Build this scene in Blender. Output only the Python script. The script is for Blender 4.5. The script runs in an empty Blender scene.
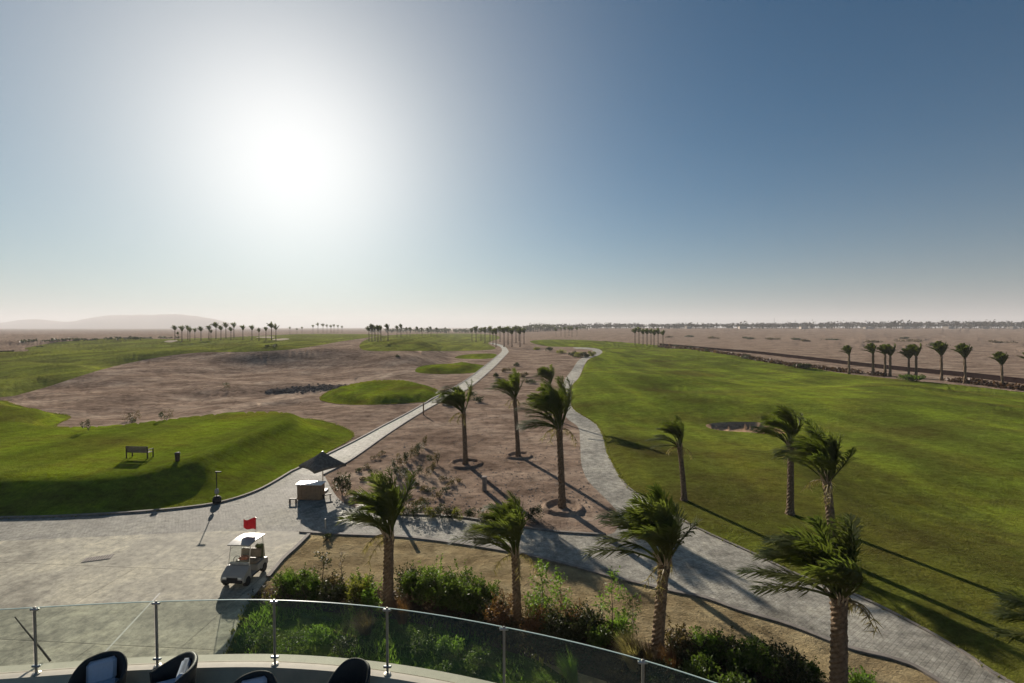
import bpy, math, random, numpy as np
from mathutils import Vector, Matrix
from mathutils.geometry import delaunay_2d_cdt
from mathutils.bvhtree import BVHTree
R = random.Random(7)
sc = bpy.context.scene
COL = sc.collection
F, CX, CY, HZ, H = 469.0, 512.0, 341.5, 327.5, 11.5
PITCH = math.atan((CY-HZ)/F)
CAM = Vector((0, 0, H))

# ------------------------------------------------------------------ camera
cd = bpy.data.cameras.new('camera'); cam = bpy.data.objects.new('camera', cd); COL.objects.link(cam)
cam.location = CAM; cam.rotation_euler = (math.pi/2-PITCH, 0, 0)
cd.sensor_width = 36; cd.lens = F/1024*36; cd.clip_start = 0.05; cd.clip_end = 60000
sc.camera = cam

def ray(px, py):
    dx, dy = (px-CX)/F, -(py-CY)/F
    return Vector((dx, math.cos(PITCH)+dy*math.sin(PITCH), -math.sin(PITCH)+dy*math.cos(PITCH)))

# ------------------------------------------------------------------ terrain height
rs = np.random.RandomState(3)
LAT = rs.rand(256, 256)
def vnoise(x, y):
    xi = np.floor(x).astype(int); yi = np.floor(y).astype(int)
    fx = x-xi; fy = y-yi
    fx = fx*fx*(3-2*fx); fy = fy*fy*(3-2*fy)
    a = LAT[xi & 255, yi & 255]; b = LAT[(xi+1) & 255, yi & 255]
    c = LAT[xi & 255, (yi+1) & 255]; d = LAT[(xi+1) & 255, (yi+1) & 255]
    return (a*(1-fx)+b*fx)*(1-fy)+(c*(1-fx)+d*fx)*fy-0.5
def fbm(x, y, wl, o=3):
    s = 0; a = 1.0
    for k in range(o):
        s = s+a*vnoise(x/wl+17.3*k, y/wl+5.1*k); a *= .5; wl *= .47
    return s
def S(t): t = np.clip(t, 0, 1); return t*t*(3-2*t)
def G(x, y, cx, cy, a, sx, sy, rot=0):
    c, s = math.cos(rot), math.sin(rot)
    u = (x-cx)*c+(y-cy)*s; v = -(x-cx)*s+(y-cy)*c
    return a*np.exp(-(u/sx)**2-(v/sy)**2)
def pathx(y):   # ground X of the straight cart path at distance y
    return -0.02*y-6.5*np.exp(-y/60.0)-5
def h0(x, y):
    x = np.asarray(x, float); y = np.asarray(y, float)
    left = S((-x-0.10*y-4)/(6+0.06*y))
    right = 1-S((-x+0.12*y+6)/12)
    z = left*S((y-46)/30)*(1.0*fbm(x, y*1.3, 17, 2)+(0.5*fbm(x, y, 6, 2)+.5*fbm(x, y*1.3, 9, 2))*(1-S((y-75)/50))+1.3*S((y-85)/40)*(1-S((y-230)/60))*fbm(x, y*1.1, 24, 2))
    z = z+left*S((y-85)/90)*(3.2+1.6*fbm(x, y*1.6, 60, 2))*(1-.75*S((y-420)/500))
    z = z+left*S((y-85)/40)*(1-S((y-400)/200))*3.0*fbm(x*.45, y, 42, 2)
    z = z+left*G(x, y, -80, 150, 1.6, 60, 14, -.15)+left*G(x, y, -100, 105, 1.2, 50, 9, -.1)
    z = z+right*S((y-26)/25)*(1-S((y-330)/200))*(1-.88*S((x-84)/14))*(1.9*fbm(x, y, 26, 2)+1.2*fbm(x*.6, y, 60, 2))
    z = z+right*(G(x, y, 30, 84, -0.8, 14, 9)+G(x, y, 34, 100, 0.9, 16, 8)+G(x, y, 62, 62, .8, 20, 8, -.3))
    z = z+G(x, y, 44, 29, -1.1, 22, 9, -.1)*S((x-18)/10)
    z = z+S((x-.3*y-75)/60)*S((y-110)/60)*.9*fbm(x, y*1.5, 38, 4)
    z = z+S((x+.1*y)/(.3*y+1))*S((y-280)/900)*8.6
    return z
LIFTS = []     # (polygon in ground coordinates, height, width)
def poly_dist(P, x, y):
    """signed distance, positive inside"""
    d = np.full(x.shape, 1e9); inside = np.zeros(x.shape, bool)
    n = len(P)
    for i in range(n):
        x1, y1 = P[i]; x2, y2 = P[(i+1) % n]
        ex, ey = x2-x1, y2-y1; L = ex*ex+ey*ey+1e-12
        t = np.clip(((x-x1)*ex+(y-y1)*ey)/L, 0, 1)
        d = np.minimum(d, (x-x1-t*ex)**2+(y-y1-t*ey)**2)
        c = (y1 > y) != (y2 > y)
        if abs(y2-y1) > 1e-12: inside ^= c & (x < ex*(y-y1)/(y2-y1)+x1)
    d = np.sqrt(d); return np.where(inside, d, -d)
def hgt(x, y):
    z = h0(x, y)
    for P, a, w, bb in LIFTS:
        m = (x > bb[0]) & (x < bb[1]) & (y > bb[2]) & (y < bb[3])
        if m.any():
            ww = (3.8+5.6*S((x[m]+27)/6)) if w == 'mound' else w+(0 if w < 1.55 else .00022*y[m]**2)
            z[m] = z[m]+(a*(1+.5*S((x[m]+27)/6)) if w == 'mound' else a)*S(poly_dist(P, x[m], y[m])/ww)
    return z
TS = np.geomspace(9, 30000, 1400)
def P0(px, py):
    d = ray(px, py); t = TS
    for _ in range(2):
        below = (H+d.z*t) < h0(d.x*t, d.y*t)
        if not below.any(): return (d.x*t[-1], d.y*t[-1])
        k = int(np.argmax(below)); t = np.linspace(t[max(k-1, 0)], t[k], 60)
    k = int(np.argmax((H+d.z*t) < h0(d.x*t, d.y*t))); return (d.x*t[k], d.y*t[k])
BV = []
def P(px, py):
    """first point of the built ground seen along a view direction"""
    d = ray(px, py).normalized(); q = BV[0].ray_cast(CAM, d)[0]
    return q if q is not None else Vector((d.x*6000, d.y*6000, 0))
def gz(x, y):
    q = BV[0].ray_cast(Vector((x, y, 80)), Vector((0, 0, -1)))[0]
    return q.z if q is not None else 0.0
def on(x, y): return Vector((x, y, gz(x, y)))
def at_depth(px, py, Y):
    d = ray(px, py); return CAM+d*(Y/d.y)
def smooth(pts, closed=True, n=5):
    out = []; N = len(pts)
    rng = range(N) if closed else range(N-1)
    for i in rng:
        if closed: a, b, c, d = pts[i-1], pts[i], pts[(i+1) % N], pts[(i+2) % N]
        else: a, b, c, d = pts[max(i-1, 0)], pts[i], pts[i+1], pts[min(i+2, N-1)]
        for k in range(n):
            t = k/n
            out.append(tuple(0.5*((2*b[j])+(-a[j]+c[j])*t+(2*a[j]-5*b[j]+4*c[j]-d[j])*t*t+(-a[j]+3*b[j]-3*c[j]+d[j])*t**3) for j in (0, 1)))
    if not closed: out.append(tuple(pts[-1]))
    return out

# ------------------------------------------------------------------ materials
def nt(name):
    m = bpy.data.materials.new(name); m.use_nodes = True
    t = m.node_tree; b = t.nodes['Principled BSDF']
    return m, t, b
def add(t, ty, **kw):
    n = t.nodes.new(ty)
    for k, v in kw.items(): setattr(n, k, v)
    return n
def noise(t, vec, scale, detail=6, rough=.6):
    n = add(t, 'ShaderNodeTexNoise'); n.inputs['Scale'].default_value = scale
    n.inputs['Detail'].default_value = detail; n.inputs['Roughness'].default_value = rough
    t.links.new(vec, n.inputs['Vector']); return n.outputs['Fac']
def ramp(t, fac, stops):
    r = add(t, 'ShaderNodeValToRGB'); el = r.color_ramp.elements
    while len(el) < len(stops): el.new(.5)
    for e, (p, c) in zip(el, stops): e.position = p; e.color = (*c, 1) if len(c) == 3 else c
    t.links.new(fac, r.inputs[0]); return r.outputs[0]
def mixc(t, fac, a, b, mode='MIX'):
    m = add(t, 'ShaderNodeMix', data_type='RGBA', blend_type=mode)
    for v, i in ((fac, 0), (a, 6), (b, 7)):
        if hasattr(v, 'links') or hasattr(v, 'is_linked'): t.links.new(v, m.inputs[i])
        else: m.inputs[i].default_value = v if i == 0 else (*v, 1)
    return m.outputs[2]
def bump(t, b, fac, strength, dist):
    n = add(t, 'ShaderNodeBump'); n.inputs['Strength'].default_value = strength; n.inputs['Distance'].default_value = dist
    t.links.new(fac, n.inputs['Height']); t.links.new(n.outputs[0], b.inputs['Normal']); return n
def mapped(t, scale=(1, 1, 1), rot=(0, 0, 0), coord='pos'):
    if coord == 'pos': o = add(t, 'ShaderNodeNewGeometry').outputs['Position']
    else: o = add(t, 'ShaderNodeTexCoord').outputs['Object']
    m = add(t, 'ShaderNodeMapping'); m.inputs['Scale'].default_value = scale; m.inputs['Rotation'].default_value = rot
    t.links.new(o, m.inputs[0]); return m.outputs[0]

def plain(name, c, rough=.6, metal=0, var=.25, scale=8, bmp=0.0, spec=.3):
    m, t, b = nt(name); v = mapped(t, coord='obj'); n = noise(t, v, scale)
    d = tuple(x*(1-var) for x in c); e = tuple(min(1, x*(1+var)) for x in c)
    t.links.new(ramp(t, n, [(.3, d), (.7, e)]), b.inputs['Base Color'])
    b.inputs['Roughness'].default_value = rough; b.inputs['Metallic'].default_value = metal
    b.inputs['Specular IOR Level'].default_value = spec
    if bmp: bump(t, b, n, .6, bmp)
    return m

def grass_mat(name, c1, c2, c3, s1=.06, s2=.35, bm=.05):
    m, t, b = nt(name)
    v = mapped(t, (1, 1.7, 1), (0, 0, .25)); w = mapped(t)
    a = noise(t, v, s1, 5, .6); d = noise(t, v, s2, 6, .65); e = noise(t, w, 5.0, 5, .75)
    col = ramp(t, a, [(.34, c2), (.46, c1), (.56, c3), (.68, c1)])
    col = mixc(t, ramp(t, d, [(.42, (0, 0, 0)), (.66, (.75, .75, .75))]), col, c2)
    st = noise(t, mapped(t, (.17, .011, 1), (0, 0, .06)), 1.0, 3, .6)
    col = mixc(t, 1.0, col, ramp(t, st, [(.36, (.74, .74, .78)), (.5, (1, 1, 1)), (.64, (1.38, 1.34, 1.1))]), 'MULTIPLY')
    mid = noise(t, v, 1.1, 4, .7)
    col = mixc(t, 1.0, col, ramp(t, mid, [(.3, (.66, .62, .6)), (.7, (1.28, 1.3, 1.2))]), 'MULTIPLY')
    col = mixc(t, 1.0, col, ramp(t, e, [(.25, (.55, .55, .5)), (.75, (1.35, 1.35, 1.25))]), 'MULTIPLY')
    t.links.new(col, b.inputs['Base Color'])
    b.inputs['Roughness'].default_value = .95; b.inputs['Specular IOR Level'].default_value = 0
    b.inputs['Sheen Weight'].default_value = .0
    bump(t, b, e, .9, bm)
    return m
def earth_mat(name, c1, c2, c3, s1=.08, bm=.06, stones=True):
    m, t, b = nt(name); w = mapped(t); v = mapped(t, (1, 1.6, 1), (0, 0, -.3))
    a = noise(t, v, s1, 8, .62); d = noise(t, w, .9, 8, .7); e = noise(t, w, 9, 5, .7)
    col = ramp(t, a, [(.32, c1), (.5, c2), (.66, c3)])
    col = mixc(t, 1.0, col, ramp(t, d, [(.3, (.5, .48, .46)), (.5, (1, 1, 1)), (.7, (1.3, 1.27, 1.22))]), 'MULTIPLY')
    big = noise(t, v, .33, 6, .7)
    col = mixc(t, 1.0, col, ramp(t, big, [(.36, (.68, .65, .64)), (.6, (1.15, 1.13, 1.1))]), 'MULTIPLY')
    if stones:
        vo = add(t, 'ShaderNodeTexVoronoi'); vo.inputs['Scale'].default_value = 2.2; t.links.new(w, vo.inputs['Vector'])
        k = ramp(t, vo.outputs['Distance'], [(.0, (.45, .42, .4)), (.13, (1, 1, 1))])
        col = mixc(t, 1.0, col, k, 'MULTIPLY')
    t.links.new(col, b.inputs['Base Color'])
    b.inputs['Roughness'].default_value = .95; b.inputs['Specular IOR Level'].default_value = 0
    ad = add(t, 'ShaderNodeMath', operation='MULTIPLY_ADD'); t.links.new(d, ad.inputs[0]); ad.inputs[1].default_value = 2.5; t.links.new(e, ad.inputs[2])
    bump(t, b, ad.outputs[0], 1.0, bm)
    return m
def paving_mat(name, c1, c2, mortar, bw, bh, rot=0, bm=.02, gap=.02, var=.5):
    m, t, b = nt(name); w = mapped(t, (1, 1, 1), (0, 0, rot)); g = mapped(t)
    br = add(t, 'ShaderNodeTexBrick'); t.links.new(w, br.inputs['Vector'])
    br.inputs['Scale'].default_value = 1; br.inputs['Brick Width'].default_value = bw; br.inputs['Row Height'].default_value = bh
    br.inputs['Mortar Size'].default_value = gap; br.inputs['Mortar Smooth'].default_value = .3
    br.inputs['Color1'].default_value = (*c1, 1); br.inputs['Color2'].default_value = (*c2, 1); br.inputs['Mortar'].default_value = (*mortar, 1)
    a = noise(t, g, .3, 9, .72); e = noise(t, g, 2.5, 6, .8)
    col = mixc(t, 1.0, br.outputs['Color'], ramp(t, a, [(.36, (1-.5*var, 1-.51*var, 1-.53*var)), (.5, (1, 1, 1)), (.62, (1+.35*var, 1+.34*var, 1+.3*var))]), 'MULTIPLY')
    col = mixc(t, 1.0, col, ramp(t, e, [(.34, (.5, .5, .5)), (.66, (1.36, 1.36, 1.34))]), 'MULTIPLY')
    t.links.new(col, b.inputs['Base Color'])
    rr = ramp(t, a, [(.3, (.68, .68, .68)), (.7, (.9, .9, .9))]); t.links.new(rr, b.inputs['Roughness'])
    b.inputs['Specular IOR Level'].default_value = .12
    ad = add(t, 'ShaderNodeMath', operation='MULTIPLY_ADD'); t.links.new(br.outputs['Fac'], ad.inputs[0]); ad.inputs[1].default_value = -1.2; t.links.new(e, ad.inputs[2])
    bump(t, b, ad.outputs[0], .8, bm)
    return m
def leaf_mat(name, c, c2, tr=.35, scale=2.0):
    m, t, b = nt(name); t.nodes.remove(b); out = t.nodes['Material Output']
    v = mapped(t, coord='obj'); n = noise(t, v, scale, 3, .6)
    col = ramp(t, n, [(.3, c), (.7, c2)])
    di = add(t, 'ShaderNodeBsdfPrincipled'); di.inputs['Roughness'].default_value = .55; di.inputs['Specular IOR Level'].default_value = .3
    tl = add(t, 'ShaderNodeBsdfTranslucent'); mx = add(t, 'ShaderNodeMixShader'); mx.inputs[0].default_value = tr
    t.links.new(col, di.inputs['Base Color'])
    br = mixc(t, 1.0, col, (1.5, 1.7, .8), 'MULTIPLY'); t.links.new(br, tl.inputs['Color'])
    t.links.new(di.outputs[0], mx.inputs[1]); t.links.new(tl.outputs[0], mx.inputs[2]); t.links.new(mx.outputs[0], out.inputs[0])
    return m

M = {}
M['fairway'] = grass_mat('fairway grass', (.150, .190, .032), (.118, .114, .030), (.190, .248, .036), .04, .13, .14)
def darker_patch(m):  # multiplies the grass colour darker and browner on the near, path-side fairway
    t = m.node_tree; b = t.nodes['Principled BSDF']; src = b.inputs['Base Color'].links[0].from_socket
    p = mapped(t); sp = add(t, 'ShaderNodeSeparateXYZ'); t.links.new(p, sp.inputs[0])
    def mr(sock, a, c):
        r = add(t, 'ShaderNodeMapRange', interpolation_type='SMOOTHSTEP'); t.links.new(sock, r.inputs[0]); r.inputs[1].default_value = a; r.inputs[2].default_value = c; return r.outputs[0]
    nz = noise(t, p, .09, 4, .6); ax = add(t, 'ShaderNodeMath', operation='MULTIPLY_ADD'); t.links.new(nz, ax.inputs[0]); ax.inputs[1].default_value = 14; t.links.new(sp.outputs[0], ax.inputs[2])
    mu = add(t, 'ShaderNodeMath', operation='MULTIPLY'); t.links.new(mr(ax.outputs[0], 39, 31), mu.inputs[0]); t.links.new(mr(sp.outputs[1], 62, 40), mu.inputs[1])
    f = add(t, 'ShaderNodeMath', operation='MULTIPLY'); t.links.new(mu.outputs[0], f.inputs[0]); f.inputs[1].default_value = .85
    t.links.new(mixc(t, f.outputs[0], src, mixc(t, 1.0, src, (.72, .60, .85), 'MULTIPLY')), b.inputs['Base Color'])
darker_patch(M['fairway'])
M['mound'] = grass_mat('mound grass', (.145, .190, .020), (.130, .125, .025), (.160, .225, .022), .07, .28, .14)
M['lawn'] = grass_mat('lawn grass', (.075, .115, .022), (.075, .085, .025), (.09, .15, .022), .3, 1.2, .08)
M['earth'] = earth_mat('desert earth', (.185, .134, .104), (.305, .228, .175), (.415, .33, .26), .10, .09)
M['soil'] = earth_mat('planting soil', (.07, .05, .035), (.11, .08, .055), (.16, .12, .08), .8, .1, False)
M['track'] = earth_mat('pale sand track', (.34, .26, .20), (.40, .31, .24), (.46, .37, .29), .2, .05, False)
M['upland'] = grass_mat('far grass', (.180, .205, .050), (.145, .145, .042), (.215, .245, .055), .03, .1, .2)
M['sandy'] = earth_mat('sandy strip', (.26, .20, .11), (.35, .28, .16), (.42, .35, .21), .3, .12, False)
M['bunker'] = earth_mat('bunker sand', (.42, .36, .28), (.5, .43, .34), (.56, .5, .4), .2, .02, False)
M['bunker_brown'] = earth_mat('brown bunker sand', (.36, .235, .15), (.42, .28, .18), (.46, .32, .21), .2, .05, False)
M['plaza'] = paving_mat('plaza concrete', (.39, .36, .28), (.43, .40, .315), (.31, .285, .22), 6.5, 5.2, .07, .02, .035, 1.1)
M['cobble'] = paving_mat('cobble paving', (.30, .285, .24), (.37, .35, .30), (.22, .21, .18), .22, .13, .1, .04, .012, .9)
M['path'] = paving_mat('grey path', (.34, .32, .27), (.38, .36, .31), (.30, .28, .24), .22, .13, -.6, .03, .01, .9)
M['cart'] = paving_mat('cart path', (.38, .36, .30), (.43, .41, .34), (.32, .30, .25), .4, .3, .5, .03, .02, .6)
M['kerb'] = plain('kerb concrete', (.22, .195, .17), .85, 0, .3, 3)
M['trunk'] = None

# ------------------------------------------------------------------ mesh helpers
class MB:
    def __init__(s): s.v = []; s.f = []
    def grid(s, rows, closed=False, cap0=False, cap1=False):
        n = len(rows[0]); o = len(s.v)
        for r in rows: s.v += [tuple(p) for p in r]
        for i in range(len(rows)-1):
            for j in range(n if closed else n-1):
                a = o+i*n+j; b = o+i*n+(j+1) % n
                s.f.append((a, b, b+n, a+n))
        if cap0: s.f.append(tuple(o+j for j in range(n))[::-1])
        if cap1: s.f.append(tuple(o+(len(rows)-1)*n+j for j in range(n)))
        return s
    def tube(s, pts, rad, n=8, caps=True):
        pts = [Vector(p) for p in pts]
        if not hasattr(rad, '__len__'): rad = [rad]*len(pts)
        rows = []; up = Vector((0, 0, 1))
        for i, p in enumerate(pts):
            d = (pts[min(i+1, len(pts)-1)]-pts[max(i-1, 0)]).normalized()
            a = d.cross(up if abs(d.z) < .95 else Vector((1, 0, 0))).normalized(); b = d.cross(a)
            rows.append([p+(a*math.cos(k*2*math.pi/n)+b*math.sin(k*2*math.pi/n))*rad[i] for k in range(n)])
        return s.grid(rows, True, caps, caps)
    def lathe(s, prof, n=16, c=(0, 0, 0), cap=True):
        rows = [[(c[0]+r*math.cos(k*2*math.pi/n), c[1]+r*math.sin(k*2*math.pi/n), c[2]+z) for k in range(n)] for r, z in prof]
        return s.grid(rows, True, cap, cap)
    def box(s, c, d, rz=0, bev=0.0, rx=0, ry=0):
        mt = Matrix.Translation(c) @ Matrix.Rotation(rz, 4, 'Z') @ Matrix.Rotation(ry, 4, 'Y') @ Matrix.Rotation(rx, 4, 'X')
        hx, hy, hz = d[0]/2, d[1]/2, d[2]/2; bv = min(bev, hx*.9, hy*.9, hz*.9)
        if bv <= 0:
            o = len(s.v)
            for z in (-hz, hz):
                for x, y in ((-hx, -hy), (hx, -hy), (hx, hy), (-hx, hy)): s.v.append(tuple(mt @ Vector((x, y, z))))
            for q in ((3, 2, 1, 0), (4, 5, 6, 7), (0, 1, 5, 4), (1, 2, 6, 5), (2, 3, 7, 6), (3, 0, 4, 7)): s.f.append(tuple(o+i for i in q))
            return s
        rows = []
        for z, i in ((-hz, bv), (-hz+bv, 0), (hz-bv, 0), (hz, bv)):
            a, b = hx-i, hy-i
            rows.append([mt @ Vector(p) for p in ((-a+bv, -b, z), (a-bv, -b, z), (a, -b+bv, z), (a, b-bv, z), (a-bv, b, z), (-a+bv, b, z), (-a, b-bv, z), (-a, -b+bv, z))])
        return s.grid(rows, True, True, True)
    def quad(s, *p):
        o = len(s.v); s.v += [tuple(q) for q in p]; s.f.append(tuple(range(o, o+len(p)))); return s
    def prism(s, outline, y0, y1, fn=None):
        """outline in (x,z), extruded along y"""
        fn = fn or (lambda p: p); n = len(outline); o = len(s.v)
        for y in (y0, y1): s.v += [tuple(fn(Vector((x, y, z)))) for x, z in outline]
        s.f.append(tuple(o+i for i in range(n))); s.f.append(tuple(o+n+i for i in range(n))[::-1])
        for i in range(n): j = (i+1) % n; s.f.append((o+j, o+i, o+n+i, o+n+j))
        return s
    def mesh(s, name, mat, sm=False):
        me = bpy.data.meshes.new(name); me.from_pydata(s.v, [], s.f)
        if mat: me.materials.append(mat)
        if sm: me.polygons.foreach_set('use_smooth', [True]*len(me.polygons))
        me.update(); return me
    def build(s, name, mat, parent=None, sm=False, loc=None, rz=0):
        o = bpy.data.objects.new(name, s.mesh(name, mat, sm)); COL.objects.link(o)
        if parent: o.parent = parent
        if loc is not None: o.location = loc
        o.rotation_euler.z = rz
        return o
def tag(o, label=None, cat=None, group=None, kind=None):
    if label: o['label'] = label
    if cat: o['category'] = cat
    if group: o['group'] = group
    if kind: o['kind'] = kind
    return o
def thing(name, label, cat, loc, rz=0, group=None):
    o = bpy.data.objects.new(name, None); COL.objects.link(o); o.empty_display_size = .2
    o.location = loc; o.rotation_euler.z = rz
    return tag(o, label, cat, group)
def dup(root, loc, rz, scale, label, group=None):
    r = root.copy(); COL.objects.link(r); r.location = loc; r.rotation_euler.z = rz; r.scale = (scale,)*3 if not hasattr(scale, '__len__') else scale
    r['label'] = label
    if group: r['group'] = group
    for ch in list(root.children):
        c = ch.copy(); COL.objects.link(c); c.parent = r
        for g in ch.children:
            e = g.copy(); COL.objects.link(e); e.parent = c
    return r
ORD = 'first second third fourth fifth sixth seventh eighth ninth tenth eleventh twelfth thirteenth fourteenth fifteenth sixteenth seventeenth eighteenth nineteenth twentieth'.split()
def nth(i, n):
    if n == 1: return 'lone'
    if i == 0: return 'leftmost'
    if i == n-1: return 'rightmost'
    return ORD[i]

# ------------------------------------------------------------------ zones of the ground (outlines found on the ground)
Z = {}
Z['plaza'] = [(-300, 548), (-150, 545), (0, 541), (100, 536.5), (200, 532), (256, 531), (300, 532), (309, 535), (296, 548), (283, 560), (268, 578), (247, 607), (225, 657), (210, 700), (190, 760), (-100, 780), (-400, 780)]
Z['cobble'] = [(-300, 524), (0, 518.5), (60, 517), (140, 512.5), (200, 506.5), (232, 500), (262, 489), (293, 471), (305, 468), (323, 475), (330, 486), (340, 500), (358, 509), (397, 514.5), (400, 537), (340, 534.5), (303, 532), (256, 531), (200, 532), (100, 536.5), (0, 541), (-300, 548)]
Z['cart'] = [(293, 471), (316, 460), (353, 442), (381, 427), (406, 414), (431, 400), (463, 382), (486, 365), (498, 355), (502, 350), (499, 346), (490, 343.5), (494, 343), (504, 346), (508.5, 351), (506, 355), (491, 370), (466, 390), (431, 407), (391, 432), (351, 460), (323, 475)]
Z['path'] = [(397, 514.5), (456, 517), (512, 526), (556, 532), (606, 535), (618, 526), (617, 512), (605, 498), (589, 482), (583, 470), (581, 460), (580, 440), (578, 427), (566, 417), (562, 400), (563, 383), (572, 370), (579, 360), (592, 352), (590, 349.5), (575, 348.5), (575, 347.3), (594, 348.2), (602, 351), (599, 355), (587, 360.5), (579, 377), (572, 385), (570, 395), (571, 405), (577, 412), (597, 425), (604, 440), (609, 457), (622, 480), (630, 489), (655, 504), (699, 529), (754, 554), (798, 575), (857, 596), (923, 629), (970, 657), (1010, 683), (1200, 790), (1100, 790), (941, 683), (898, 661), (848, 648), (791, 626), (741, 611), (704, 598), (674, 592), (636, 583), (611, 577), (560, 563), (518, 553.5), (456, 543.5), (400, 537)]
Z['sandy'] = [(309, 535), (340, 535), (400, 537.5), (456, 544), (518, 554), (560, 563.5), (611, 577.5), (636, 583.5), (674, 592.5), (704, 598.5), (741, 611.5), (791, 626.5), (848, 648.5), (898, 661.5), (941, 683.5), (1100, 790), (800, 790), (700, 745), (600, 700), (520, 650), (420, 618), (330, 606), (262, 596), (247, 607), (268, 578), (283, 560), (296, 548)]
Z['lawn'] = [(247, 607), (262, 596), (330, 606), (420, 618), (520, 650), (600, 700), (700, 745), (800, 790), (400, 795), (200, 790), (210, 700), (225, 657)]
Z['bed'] = [(252, 597), (262, 590), (300, 586), (380, 590), (450, 594), (520, 616), (600, 634), (700, 652), (800, 676), (900, 716), (950, 790), (800, 790), (740, 725), (640, 692), (520, 655), (420, 624), (330, 612), (262, 604)]
Z['mound'] = [(-700, 535), (-300, 523.5), (0, 518), (60, 516.5), (140, 512), (200, 506), (232, 499.5), (262, 488.5), (293, 470.5), (330, 451), (352, 438), (350, 431), (335, 424.5), (310, 419), (270, 417.5), (225, 419), (180, 424), (140, 429), (110, 432), (80, 431.5), (60, 429), (56, 425), (68, 419), (66, 415), (40, 411.5), (12, 404), (0, 401), (-60, 402), (-300, 408), (-700, 415)]
Z['upland'] = [(-700, 410), (-300, 404), (-60, 399), (4, 397), (25, 393), (50, 386), (90, 373), (120, 365), (160, 357), (200, 352.5), (245, 352), (290, 349.5), (318, 345.5), (340, 341.5), (368, 337.5), (380, 334.5), (300, 334), (250, 336.5), (170, 339), (120, 338), (60, 342), (25, 348), (0, 353), (-300, 362), (-700, 372)]
Z['track'] = [(150, 421), (200, 413.5), (260, 399), (330, 383), (400, 370.5), (430, 366), (462, 361), (466, 362.2), (440, 367), (400, 374.5), (345, 386), (322, 391), (300, 398), (262, 406), (215, 415.5)]
Z['tee1'] = [(323, 401), (322, 396), (335, 389), (360, 384), (400, 382), (425, 385), (438, 391), (440, 397), (425, 402), (380, 404.5), (345, 404.5)]
Z['tee2'] = [(416, 372), (420, 366.5), (440, 364), (470, 363.5), (485, 366), (481, 371), (465, 373.5), (435, 374)]
Z['tee3'] = [(455, 358), (465, 354.6), (490, 353.4), (497, 355), (494, 358), (478, 359)]
Z['midgreen'] = [(360, 348), (362, 342), (375, 337), (400, 334.5), (450, 333.5), (490, 334.5), (500, 338), (488, 343), (495, 349), (460, 351), (400, 351), (370, 351)]
Z['fairway'] = [(530, 341), (545, 346), (575, 347.1), (594, 348), (602.3, 351), (599.4, 355), (587.5, 360.5), (579.5, 377), (572.5, 385), (570.5, 395), (571.5, 405), (577.5, 412), (597.5, 425), (604.5, 440), (609.5, 457), (622.5, 480), (630.5, 489), (655.5, 504), (699.5, 529), (754.5, 553.7), (798.5, 574.7), (857.5, 595.5), (923.5, 628.5), (970.5, 656.5), (1010.5, 682.5), (1200, 789), (1700, 790), (1900, 520), (1300, 425), (1024, 392.5), (900, 379.5), (840, 373), (780, 362.5), (700, 350.5), (650, 344.5), (600, 341), (560, 339.5)]
Z['bunker'] = [(706, 428), (712, 425), (740, 423.5), (765, 424.5), (787, 428), (794, 433), (775, 436), (745, 434), (718, 432)]
Z['bunker2'] = [(256, 338.6), (266, 337.3), (275, 338), (268, 339.5)]
Z['bunker3'] = [(272, 341), (284, 339.4), (290, 340.5), (280, 342)]
Z['bunker4'] = [(164, 343.2), (170, 341.6), (178, 342), (171, 344)]
SHARP = {'plaza', 'cobble', 'sandy', 'lawn'}
GZ = {}
for k, pts in Z.items():
    n = 4 if k in ('plaza', 'cobble', 'path', 'cart', 'fairway', 'mound', 'upland', 'sandy', 'lawn') else 5
    GZ[k] = [P0(*p) for p in smooth(pts, True, n)]
def lift(k, a, w):
    Pn = np.array(GZ[k]); LIFTS.append((Pn, a, w, (Pn[:, 0].min(), Pn[:, 0].max(), Pn[:, 1].min(), Pn[:, 1].max())))
lift('mound', 1.4, 'mound'); lift('tee1', .95, 1.6); lift('tee2', 1.1, 2.2); lift('tee3', .9, 3)
lift('upland', .9, 2.2); lift('midgreen', .8, 3); lift('fairway', .22, 1.0); lift('bunker', -.5, 1.2)

PRIO = ['bunker', 'bunker2', 'bunker3', 'bunker4', 'plaza', 'cart', 'cobble', 'path', 'bed', 'lawn', 'sandy', 'tee1', 'tee2', 'tee3', 'midgreen', 'fairway', 'mound', 'upland', 'track']
NAMES = dict(plaza=('plaza', 'plaza'), cobble=('cobble_pavement', 'cobble'), cart=('cart_path', 'cart'), path=('path', 'path'), lawn=('front_lawn', 'lawn'), sandy=('sandy_ground', 'sandy'),
             tee1=('grass_tee', 'mound'), tee2=('grass_tee', 'mound'), tee3=('grass_tee', 'mound'), midgreen=('grass_green', 'upland'), fairway=('grass_fairway', 'fairway'),
             mound=('grass_mound', 'mound'), upland=('grass_hill', 'upland'), track=('sand_track', 'track'), bunker=('sand_bunker', 'bunker_brown'), bed=('planting_bed', 'soil'), bunker2=('sand_bunker', 'bunker'), bunker3=('sand_bunker', 'bunker'), bunker4=('sand_bunker', 'bunker'))
def warp(x, y): return (x/y*F, F*H/y)
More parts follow.
